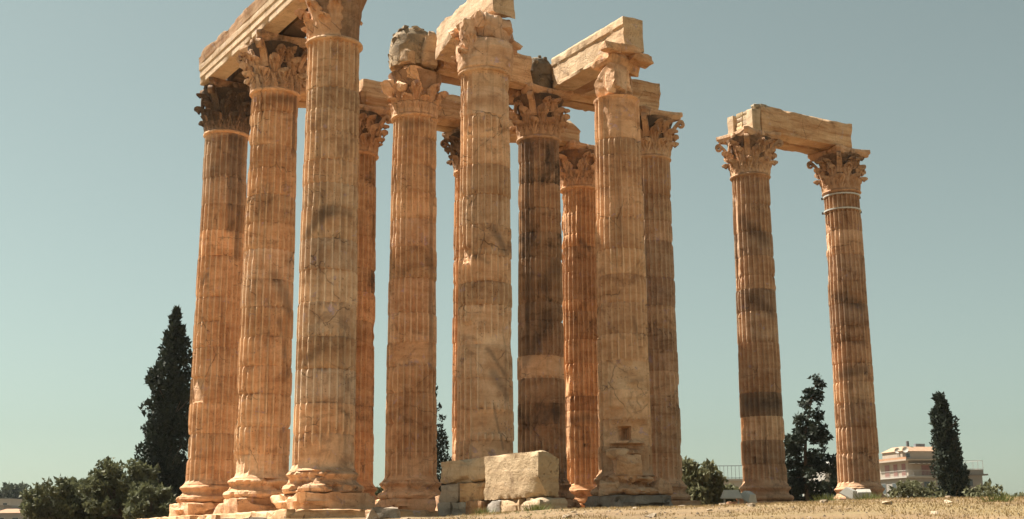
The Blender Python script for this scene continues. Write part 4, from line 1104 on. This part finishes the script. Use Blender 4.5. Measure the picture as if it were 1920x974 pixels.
cypress('tall dark cypress standing beside the corner column', 320, 82, 13.9, 2.05, 5, [(0, .7), (.1, 1.0), (.34, .95), (.55, .87), (.7, .72), (.8, .56), (.89, .37), (.96, .16), (1, .03)], n=320, per=105, ragged=0.6, bs=0.7, size=0.23)
cypress('slim dark cypress half hidden behind the column with the broken capital', 806, 105, 13.3, 2.3, 6, [(0, .8), (.2, 1.0), (.5, .72), (.75, .42), (.92, .22), (1, .05)], n=190, per=80, ragged=0.6, bs=0.7, size=0.23)
cypress('dense columnar cypress with two tops in front of the apartment house', 1768, 92, 9.3, 1.42, 7, [(0, .85), (.15, 1.0), (.45, .86), (.7, .66), (.88, .50), (.97, .34), (1, .18)], n=170, per=140, ragged=0.2, lean=-0.45, size=0.2,
        extra=[(0.35 * RGT[0], 0.35 * RGT[1], 7.6 - k * 0.45, .34, .34, .5, .6) for k in range(5)])

def conifer(label, px, D, H, seed):
    x, y = at(px, D); rng = np.random.RandomState(seed); blobs = []; segs = []
    def axis(u):
        l = 0.75 * np.clip((u - 0.62) / 0.38, 0, 1) ** 1.6 - 0.15 * math.sin(u * 5)
        return np.array([l * RGT[0], l * RGT[1], u * H])
    for k in range(12): segs.append((axis(k / 12), axis((k + 1) / 12), 0.20 * (1 - k / 13), 0.20 * (1 - (k + 1) / 13)))
    for k in range(72):
        u = rng.uniform(0.03, 1.0); a = rng.uniform(0, 2 * math.pi)
        L = np.interp(u, [0, .12, .35, .6, .75, .88, 1], [2.2, 2.3, 1.9, 1.35, .75, .38, .22]) * rng.uniform(0.55, 1.1)
        p = axis(u); q = p + np.array([math.cos(a) * L, math.sin(a) * L, -0.12 * L + rng.uniform(-.1, .15)])
        segs.append((p, q, 0.045, 0.015))
        m_ = max(1, int(L / 0.38))
        for i in range(m_):
            c = p + (q - p) * (i + 1) / m_
            r = rng.uniform(0.22, 0.36)
            blobs.append((*c, r, r, r * 0.8, 0.42)); 
            if rng.random() < 0.5: blobs.append((c[0], c[1], c[2] - 0.35, r * .6, r * .6, r * 1.1, 0.25))
    for (dl, u, r) in ((1.9, .24, .5), (2.25, .22, .42), (1.6, .27, .4), (2.1, .30, .35)):
        p = axis(u) + np.array([dl * RGT[0], dl * RGT[1], 0]); blobs.append((*p, r, r, r * .8, 1.0))
    return tree('conifer_tree', label, x, y, blobs, segs, M['cypress'], 0.21, seed, 165, 'dark cypresses and conifers', up=-0.3, aspect=2.4)
conifer('ragged dark conifer with bent tip between the two freestanding columns', 1503, 80, 9.3, 11)

def bush(label, px, D, W, H, seed, mat='olive', name='olive_tree', group='grey-green trees and bushes', per=110, nb=46, size=0.22, trunk=True, cat='tree', z0=0.25):
    x, y = at(px, D); rng = np.random.RandomState(seed); blobs = []; segs = []
    if trunk: segs.append(((0, 0, -0.3), (0.05, 0, H * 0.4), W * 0.03 + 0.05, W * 0.02 + 0.03))
    else: segs.append(((0, 0, -0.2), (0, 0, H * 0.3), 0.05, 0.03))
    for k in range(nb):
        a = rng.uniform(0, 6.28); u = rng.uniform(z0, 1.0)
        lim = math.sqrt(max(0.05, 1 - ((u - 0.5) / 0.56) ** 2))
        q = rng.uniform(0.2, 1.0) ** 0.6 * lim
        r = W * rng.uniform(0.07, 0.14)
        c = (math.cos(a) * q * W / 2, math.sin(a) * q * W / 2, u * H - r * .4 + rng.uniform(-.1, .1) * H)
        blobs.append((*c, r, r, r * rng.uniform(.7, 1.1), (r / 0.4) ** 1.7 + 0.15))
        segs.append(((0.03, 0, H * rng.uniform(0.15, 0.4)), c, 0.03 + W * .004, 0.012))
        for _ in range(2):
            d = rng.normal(size=3); d /= np.linalg.norm(d); d[2] = abs(d[2])
            blobs.append((c[0] + d[0] * r * 1.3, c[1] + d[1] * r * 1.3, c[2] + d[2] * r * 1.2, r * .45, r * .45, r * .5, 0.22))
    return tree(name, label, x, y, blobs, segs, M[mat], size, seed, per, group, up=0.3, cat=cat)
bush('rounded olive tree at the outer edge of the left-hand thicket', 118, 78, 4.0, 2.7, 21, nb=50)
bush('olive tree with a few bare twigs on top in the middle of the thicket', 178, 80, 4.2, 3.2, 22, nb=56)
bush('tallest grey-green olive tree, growing against the tall cypress', 240, 76, 4.0, 3.7, 23, nb=60)
bush('low olive tree under the tall cypress, at the corner column', 290, 72, 2.6, 2.3, 24, nb=40)
bush('pale green rounded olive bush beside the column with one very dark drum', 1298, 66, 2.7, 2.8, 25, 'shrub', nb=56)
bush('low olive bush below the railed roof terrace', 1350, 68, 2.4, 1.7, 26, 'shrub', nb=30)
bush('small grey-green bush seen behind the broken-capital column', 708, 84, 2.6, 3.2, 27, 'olive', nb=36)
bush('dark low bush at the foot of the ragged conifer', 1556, 74, 1.6, 2.4, 28, 'cypress', 'evergreen_bush', nb=26)
for i, (px, D, W, H, lb) in enumerate((
        (1668, 66, 1.7, 1.75, 'loose shrub right beside the base of the hooped column'), (1700, 68, 1.9, 2.1, 'taller loose shrub before the apartment house corner'),
        (1728, 66, 1.9, 1.7, 'low shrub at the foot of the two-topped cypress'), (1812, 72, 1.8, 1.9, 'shrub just past the two-topped cypress'),
        (1834, 74, 2.2, 2.3, 'rounded shrub below the railed terrace of the apartment house'), (1868, 80, 2.0, 1.8, 'spreading shrub out on the open horizon'),
        (1890, 82, 2.1, 1.9, 'second shrub on the open horizon, next to the spreading one'), (1916, 95, 2.2, 1.7, 'hazy shrub farthest along the open horizon'))):
    bush(lb, px, D, W, H * 0.95, 60 + i, 'shrub', 'shrub', 'loose shrubs along the crest', per=80, nb=26, size=0.17, trunk=False, cat='shrub', z0=0.12)

# ------------------------------------------------------------------ buildings
def boxm(name, lo, hi, mat, parent, color=None):
    lo = np.array(lo, float); hi = np.array(hi, float)
    V = np.array([[lo[0] if not i & 1 else hi[0], lo[1] if not i & 2 else hi[1], lo[2] if not i & 4 else hi[2]] for i in range(8)])
    F = [[0, 2, 3, 1], [4, 5, 7, 6], [0, 1, 5, 4], [2, 6, 7, 3], [0, 4, 6, 2], [1, 3, 7, 5]]
    return obj(name, mesh_from(name, V, F, mat, False), parent, color=color)
def window(parent, axis, u0, u1, z0, z1, mat='pane', frame='render_white', face=0.0):
    """axis 'x': on the front (y=face) wall running along x; 'y': on the side (x=face) wall along y"""
    if axis == 'x':
        w = boxm('window', (u0 - .1, face - .06, z0 - .1), (u1 + .1, face + .05, z1 + .1), M[frame], parent)
        boxm('pane', (u0, face - .09, z0), (u1, face - .02, z1), M[mat], w); boxm('sill', (u0 - .18, face - .18, z0 - .2), (u1 + .18, face - .055, z0 - .105), M[frame], w)
    else:
        w = boxm('window', (face - .06, u0 - .1, z0 - .1), (face + .05, u1 + .1, z1 + .1), M[frame], parent)
        boxm('pane', (face - .09, u0, z0), (face - .02, u1, z1), M[mat], w); boxm('sill', (face - .18, u0 - .18, z0 - .2), (face - .055, u1 + .18, z0 - .105), M[frame], w)
def railing(parent, p, q, z, h=1.0, n=20, mat='render_white', solid=False):
    p = np.array(p, float); q = np.array(q, float); segs = []
    r = 0.035
    segs.append(((*p, z + h), (*q, z + h), r, r)); segs.append(((*p, z + 0.12), (*q, z + 0.12), r, r))
    for k in range(n + 1):
        c = p + (q - p) * k / n; segs.append(((*c, z), (*c, z + h), 0.022, 0.022))
    return obj('railing', branch_mesh('railing', segs, M[mat], 4), parent)

def apartment():
    D = 225.0; ppm = FPX / D
    x, y = at(1687, D)
    # horizon at this bearing sits near row 993 of the photograph
    zz = lambda py: CAM[2] + (993.0 - py) / ppm
    yaw = math.atan2(RGT[1], RGT[0]) + math.radians(16)
    root = empty('apartment_house', (x, y, -3.15), yaw); tag(root, 'cream flat-roofed apartment house with balconies, behind the two-topped cypress', 'building')
    g = -2.5; Z = lambda py: zz(py) - g
    roof1, bal, low = Z(862), Z(893), 0.0
    boxm('wall', (0, 0, 0), (11.0, 10.5, bal - .2), M['render_grey'], root)
    boxm('wall', (0.9, 1.1, bal - .2), (10.2, 10.4, roof1 - .25), M['render_cream'], root)
    boxm('floor_slab', (-0.45, -0.45, bal - .22), (11.2, 10.7, bal), M['render_white'], root)
    boxm('roof_slab', (-0.15, -0.1, roof1 - .28), (10.8, 10.6, roof1), M['render_cream'], root)
    pent = boxm('penthouse', (0.55, 2.0, roof1), (9.2, 8.5, Z(847)), M['render_cream'], root)
    V = np.array([(0.3, 1.8, Z(847)), (9.4, 1.8, Z(847)), (9.4, 8.7, Z(847)), (0.3, 8.7, Z(847)), (1.6, 3.4, Z(838)), (9.0, 3.4, Z(838)), (9.0, 7, Z(838)), (1.6, 7, Z(838))])
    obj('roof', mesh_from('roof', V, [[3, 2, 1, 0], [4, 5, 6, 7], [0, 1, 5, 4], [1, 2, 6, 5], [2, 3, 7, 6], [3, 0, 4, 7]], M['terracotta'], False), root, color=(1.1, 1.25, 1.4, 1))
    boxm('chimney', (2.6, 3.6, Z(838) - .1), (2.95, 4.0, Z(828)), M['dark_metal'], root)
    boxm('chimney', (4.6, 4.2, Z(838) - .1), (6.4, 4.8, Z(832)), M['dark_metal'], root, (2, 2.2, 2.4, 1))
    window(pent, 'x', 1.2, 1.9, roof1 + .35, roof1 + 1.0, face=2.0)
    # balcony storey
    aw = boxm('awning', (1.0, -0.35, roof1 - .85), (10.4, 1.05, roof1 - .75), M['awning'], root)
    for k in range(9): boxm('stripe', (1.4 + k * 1.0, -0.37, roof1 - .86), (1.85 + k * 1.0, 1.06, roof1 - .735), M['awning_dark'], aw)
    window(root, 'x', 3.4, 6.2, bal + .25, roof1 - 1.0, 'shutter', 'render_cream', 1.1)
    window(root, 'x', 7.3, 9.3, bal + .25, roof1 - 1.0, 'shutter', 'render_cream', 1.1)
    for (u0, u1) in ((1.8, 3.0), (4.4, 5.6), (7.0, 8.4)): window(root, 'y', u0, u1, bal + .1, roof1 - .7, 'shutter', 'render_cream', 0.9)
    railing(root, (-0.35, -0.35), (11.0, -0.35), bal, 1.0, 44); railing(root, (-0.35, -0.35), (-0.35, 10.5), bal, 1.0, 36)
    # lower storey
    for (u0, u1) in ((1.2, 2.4), (3.6, 4.8), (7.0, 8.4)): window(root, 'y', u0, u1, bal - 2.6, bal - 1.0, 'pane', 'render_grey', 0.0)
    window(root, 'x', 3.0, 4.6, bal - 2.0, bal - .9, 'pane', 'render_grey', 0.0); window(root, 'x', 7.4, 9.0, bal - 2.2, bal - .9, 'pane', 'render_grey', 0.0)
    # terrace wing
    t0 = Z(888)
    boxm('wall', (11.0, 1.2, 0), (15.2, 9.5, t0 - .25), M['render_grey'], root)
    boxm('terrace_slab', (10.6, 0.6, t0 - .26), (16.0, 9.8, t0), M['render_grey'], root, (0.7, .7, .7, 1))
    boxm('parapet', (11.2, 0.9, t0), (15.3, 1.1, t0 + .75), M['render_grey'], root)
    railing(root, (11.2, 1.0), (15.4, 1.0), t0 + .75, 1.5, 4); railing(root, (15.3, 1.0), (15.3, 9.0), t0 + .75, 1.5, 6)
    boxm('stair_head', (10.0, 3.0, roof1 - 1.2), (12.2, 6.0, roof1 - .1), M['render_cream'], root)
    window(root, 'x', 12.0, 13.2, t0 - 2.0, t0 - .9, 'pane', 'render_grey', 1.2)
    # dishes
    for (dx, dy) in ((-0.0, 3.2), (0.2, 1.0)):
        d = obj('satellite_dish', mesh_from('satellite_dish', *lathe([(0.02, 0.0), (0.3, 0.05), (0.48, 0.15), (0.50, 0.17), (0.3, 0.08), (0.02, 0.03)], 20), M['awning'], True, 50), root, (dx + .4, dy, roof1 + 1.5))
        d.rotation_euler = (math.radians(70), 0, math.radians(-40))
        boxm('mast', (dx + .37, dy - .03, roof1 - .02), (dx + .43, dy + .03, roof1 + 1.5), M['dark_metal'], root)
    boxm('parapet', (0.0, 0.1, roof1), (0.14, 10.4, roof1 + .35), M['terracotta'], root)
apartment()

def simple_house(label, px, D, w, dep, ztop, z0, rz, mat, roof=None, wins=2, group='houses of the town beyond', name='house', color=None, storeys=1):
    x, y = at(px, D)
    root = empty(name, (x, y, z0), math.atan2(RGT[1], RGT[0]) + rz); tag(root, label, 'building', group)
    h = ztop - z0
    boxm('wall', (-w / 2, 0, 0), (w / 2, dep, h), M[mat], root, color)
    if roof:
        rh = w * 0.16
        V = np.array([(-w / 2 - .4, -.4, h), (w / 2 + .4, -.4, h), (w / 2 + .4, dep + .4, h), (-w / 2 - .4, dep + .4, h), (-w / 5, dep * .45, h + rh), (w / 5, dep * .45, h + rh)])
        obj('roof', mesh_from('roof', V, [[3, 2, 1, 0], [0, 1, 5, 4], [1, 2, 5], [2, 3, 4, 5], [3, 0, 4]], M[roof], False), root)
    else:
        boxm('roof_slab', (-w / 2 - .2, -.2, h), (w / 2 + .2, dep + .2, h + .25), M[mat], root, color)
    for s in range(storeys):
        for k in range(wins):
            u = -w / 2 + w * (k + .5) / wins
            window(root, 'x', u - w / wins * .2, u + w / wins * .2, h - 2.2 - 3 * s, h - .8 - 3 * s, face=0.0)
    return root
x_ = simple_house('low white building with a railed roof terrace, behind the olive bushes', 1362, 150, 6.4, 5, CAM[2] + (996 - 906) / (FPX / 150), -2.5, 0.05, 'render_white', wins=2)
h_ = CAM[2] + (996 - 906) / (FPX / 150) + 2.5 + .25
railing(x_, (-3.1, -.1), (3.1, -.1), h_, 1.5, 14, 'dark_metal'); railing(x_, (3.1, -.1), (3.1, 4.8), h_, 1.5, 8, 'dark_metal')
boxm('chimney', (1.6, 1.0, h_ - .02), (2.1, 1.5, h_ + 1.0), M['dark_metal'], x_)
simple_house('white gabled house wall glimpsed beside the hooped column', 1562, 170, 4.2, 6, CAM[2] + (994 - 880) / (FPX / 170), -2.5, 0.3, 'render_white', 'render_white', 1)
def zrow(py, D, hor=1011): return CAM[2] + (hor - py) / (FPX / D)
simple_house('house with a pale orange tiled roof at the edge of the thicket', 30, 240, 4.6, 5, zrow(967, 240), -1.5, 0.15, 'render_grey', 'terracotta', 2, color=(1.2, 1.2, 1.25, 1))
rr = random.Random(12)
town = ((4, 330, 7, 945, 'render_white'), (18, 360, 6, 950, 'render_grey'), (38, 380, 8, 944, 'render_white'), (58, 340, 7, 948, 'render_white'), (75, 400, 9, 942, 'render_grey'), (95, 360, 8, 950, 'render_white'), (-8, 300, 7, 956, 'render_grey'), (50, 300, 6, 962, 'render_white'), (128, 380, 9, 946, 'render_white'))
for (px, D, w, py, mt) in town:
    simple_house('small pale house of the hazy town on the far slope', px, D, w, 7, zrow(py, D), -3.0, rr.uniform(-.3, .3), mt, 'terracotta' if rr.random() < .25 else None, 3, 'small houses on the far slope', storeys=2)
for i, (px, D, W, H) in enumerate(((10, 345, 8, 7.6), (26, 350, 7, 7.8), (44, 390, 8, 8.4), (66, 350, 7, 6.5))):
    bush('hazy tree among the small houses of the far slope', px, D, W, H, 90 + i, 'far_leaf', 'far_tree', 'trees among the far houses', per=25, nb=24, size=0.7)

# ------------------------------------------------------------------ loose stones and grass on the crest
rg = random.Random(31)
stones = [rock_mesh('loose_stone', M['pale'], (0.30, 0.22, 0.12), 700 + k, 14, 1, 0.05) for k in range(5)]
big = rock_mesh('boulder', M['grey'], (1.05, 0.7, 0.42), 720, 22, 2, 0.05)
x, y = at(722, 30.0); o = obj('boulder', big, None, (x, y, gz(x, y) - 0.12), 0.6, (1.1, 1.0, 0.9, 0.2)); tag(o, 'low rounded boulder half sunk in the earth near the fallen pile', 'rock')
for k in range(46):
    px = rg.uniform(700, 1900); D = rg.uniform(15, 24.5); x, y = at(px, D)
    o = obj('loose_stone', rg.choice(stones), None, (x, y, gz(x, y) - 0.012), rg.uniform(0, 6), (*([rg.uniform(.6, .95)] * 3), 0.05))
    s_ = rg.choice((0.16, 0.2, 0.25, 0.3, 0.4, 0.55)); o.scale = (s_, s_, s_)
    tag(o, 'loose pale stone lying on the dry open ground', 'stone', 'loose stones on the dry ground')
def scatter():
    rng = np.random.RandomState(3)
    n = 1500
    D = rng.uniform(12.5, 26, n); px = rng.uniform(600, 1960, n)
    X, Y = np.array([at(p, d) for p, d in zip(px, D)]).T; Zs = ground_z(X, Y)
    base = np.array([(1, 0, 0), (0, 1, 0), (-1, 0, 0), (0, -1, 0), (0, 0, .8), (0, 0, -.6)], float)
    fc = np.array([[0, 1, 4], [1, 2, 4], [2, 3, 4], [3, 0, 4], [1, 0, 5], [2, 1, 5], [3, 2, 5], [0, 3, 5]])
    s = (0.006 + 0.022 * rng.random(n) ** 3)[:, None, None]
    V = base[None] * s * rng.uniform(.6, 1.4, (n, 6, 3)); a = rng.uniform(0, 6.28, n)
    c, q = np.cos(a)[:, None], np.sin(a)[:, None]
    V = np.stack([V[..., 0] * c - V[..., 1] * q, V[..., 0] * q + V[..., 1] * c, V[..., 2]], -1) + np.stack([X, Y, Zs], -1)[:, None, :]
    F = fc[None] + (np.arange(n) * 6)[:, None, None]
    o = obj('gravel', mesh_from('gravel', V.reshape(-1, 3), F.reshape(-1, 3), M['beam'], False)); tag(o, 'fine pale gravel strewn over the dry ground', 'gravel', kind='stuff')
    def blades(name, n, mat, hmin, hmax, mask, seed, label):
        rng = np.random.RandomState(seed)
        D = rng.uniform(12, 27, n); px = rng.uniform(560, 1980, n)
        l = (px - 1018.0) / FPX
        dv = FWD[None] + RGT[None] * l[:, None]; dv /= np.linalg.norm(dv, axis=1)[:, None]
        X = CAM[0] + dv[:, 0] * D; Y = CAM[1] + dv[:, 1] * D
        keep = mask(X, Y); X = X[keep]; Y = Y[keep]; n = len(X); Z = ground_z(X, Y)
        h = rng.uniform(hmin, hmax, n); a = rng.uniform(0, 6.28, n); w = 0.006 + 0.004 * rng.random(n)
        ln = rng.normal(0, 0.45, (n, 2)) * h[:, None]
        P = np.stack([X, Y, Z - 0.005], -1); sx = np.stack([np.cos(a) * w, np.sin(a) * w, a * 0], -1)
        V = np.stack([P - sx, P + sx, P + np.c_[ln, h]], 1).reshape(-1, 3)
        o = obj(name, mesh_from(name, V, np.arange(len(V)).reshape(-1, 3), mat, False)); tag(o, label, 'grass', kind='stuff')
    nz = lambda X, Y, s, sd: fbm(np.stack([X * s, Y * s, X * 0], -1), sd, 3)
    blades('dry_grass', 36000, M['dry_grass'], 0.012, 0.05, lambda X, Y: nz(X, Y, 0.8, 4) > -0.15, 5, 'short dry straw-coloured grass on the open ground')
    blades('green_grass', 8000, M['green_grass'], 0.012, 0.045, lambda X, Y: nz(X, Y, 0.45, 14) > 0.22, 6, 'patches of short green grass on the open ground')
scatter()
for i, (px, D, lb) in enumerate(((1536, 23.0, 'low green grass tuft near the ragged conifer, before the freestanding columns'), (1610, 22.6, 'low green grass tuft in front of the hooped column'), (905, 22.8, 'grass tuft growing before the stained block of the fallen pile'), (1000, 21.0, 'grass tuft growing before the pick-marked block'), (1850, 19.0, 'grass tuft on the open ground below the horizon shrubs'))):
    x, y = at(px, D); rng = np.random.RandomState(40 + i); n = 160
    P = np.c_[rng.normal(0, .085, (n, 2)), np.zeros(n)]; h = rng.uniform(.06, .17, n); a = rng.uniform(0, 6.28, n)
    sx = np.c_[np.cos(a) * .007, np.sin(a) * .007, np.zeros(n)]
    V = np.stack([P - sx, P + sx, P * 1.5 + np.c_[rng.normal(0, .03, (n, 2)), h]], 1).reshape(-1, 3)
    o = obj('grass_tuft', mesh_from('grass_tuft', V, np.arange(len(V)).reshape(-1, 3), M['green_grass'], False), None, (x, y, gz(x, y) - 0.01))
    tag(o, lb, 'grass tuft', 'grass tufts on the dry ground')

# ------------------------------------------------------------------ haze
hz = bpy.data.materials.new('haze'); hz.use_nodes = True; hz.node_tree.nodes.clear()
ho = hz.node_tree.nodes.new('ShaderNodeOutputMaterial'); hv = hz.node_tree.nodes.new('ShaderNodeVolumePrincipled')
hv.inputs['Density'].default_value = 0.00008; hv.inputs['Color'].default_value = (0.86, 0.93, 0.95, 1); hv.inputs['Anisotropy'].default_value = 0.2
hz.node_tree.links.new(hv.outputs[0], ho.inputs['Volume'])
haze = boxm('haze', (-1600, -1600, -6), (1600, 1600, 30), hz, None); haze.location = (CAM[0], CAM[1], 0); tag(haze, kind='stuff')
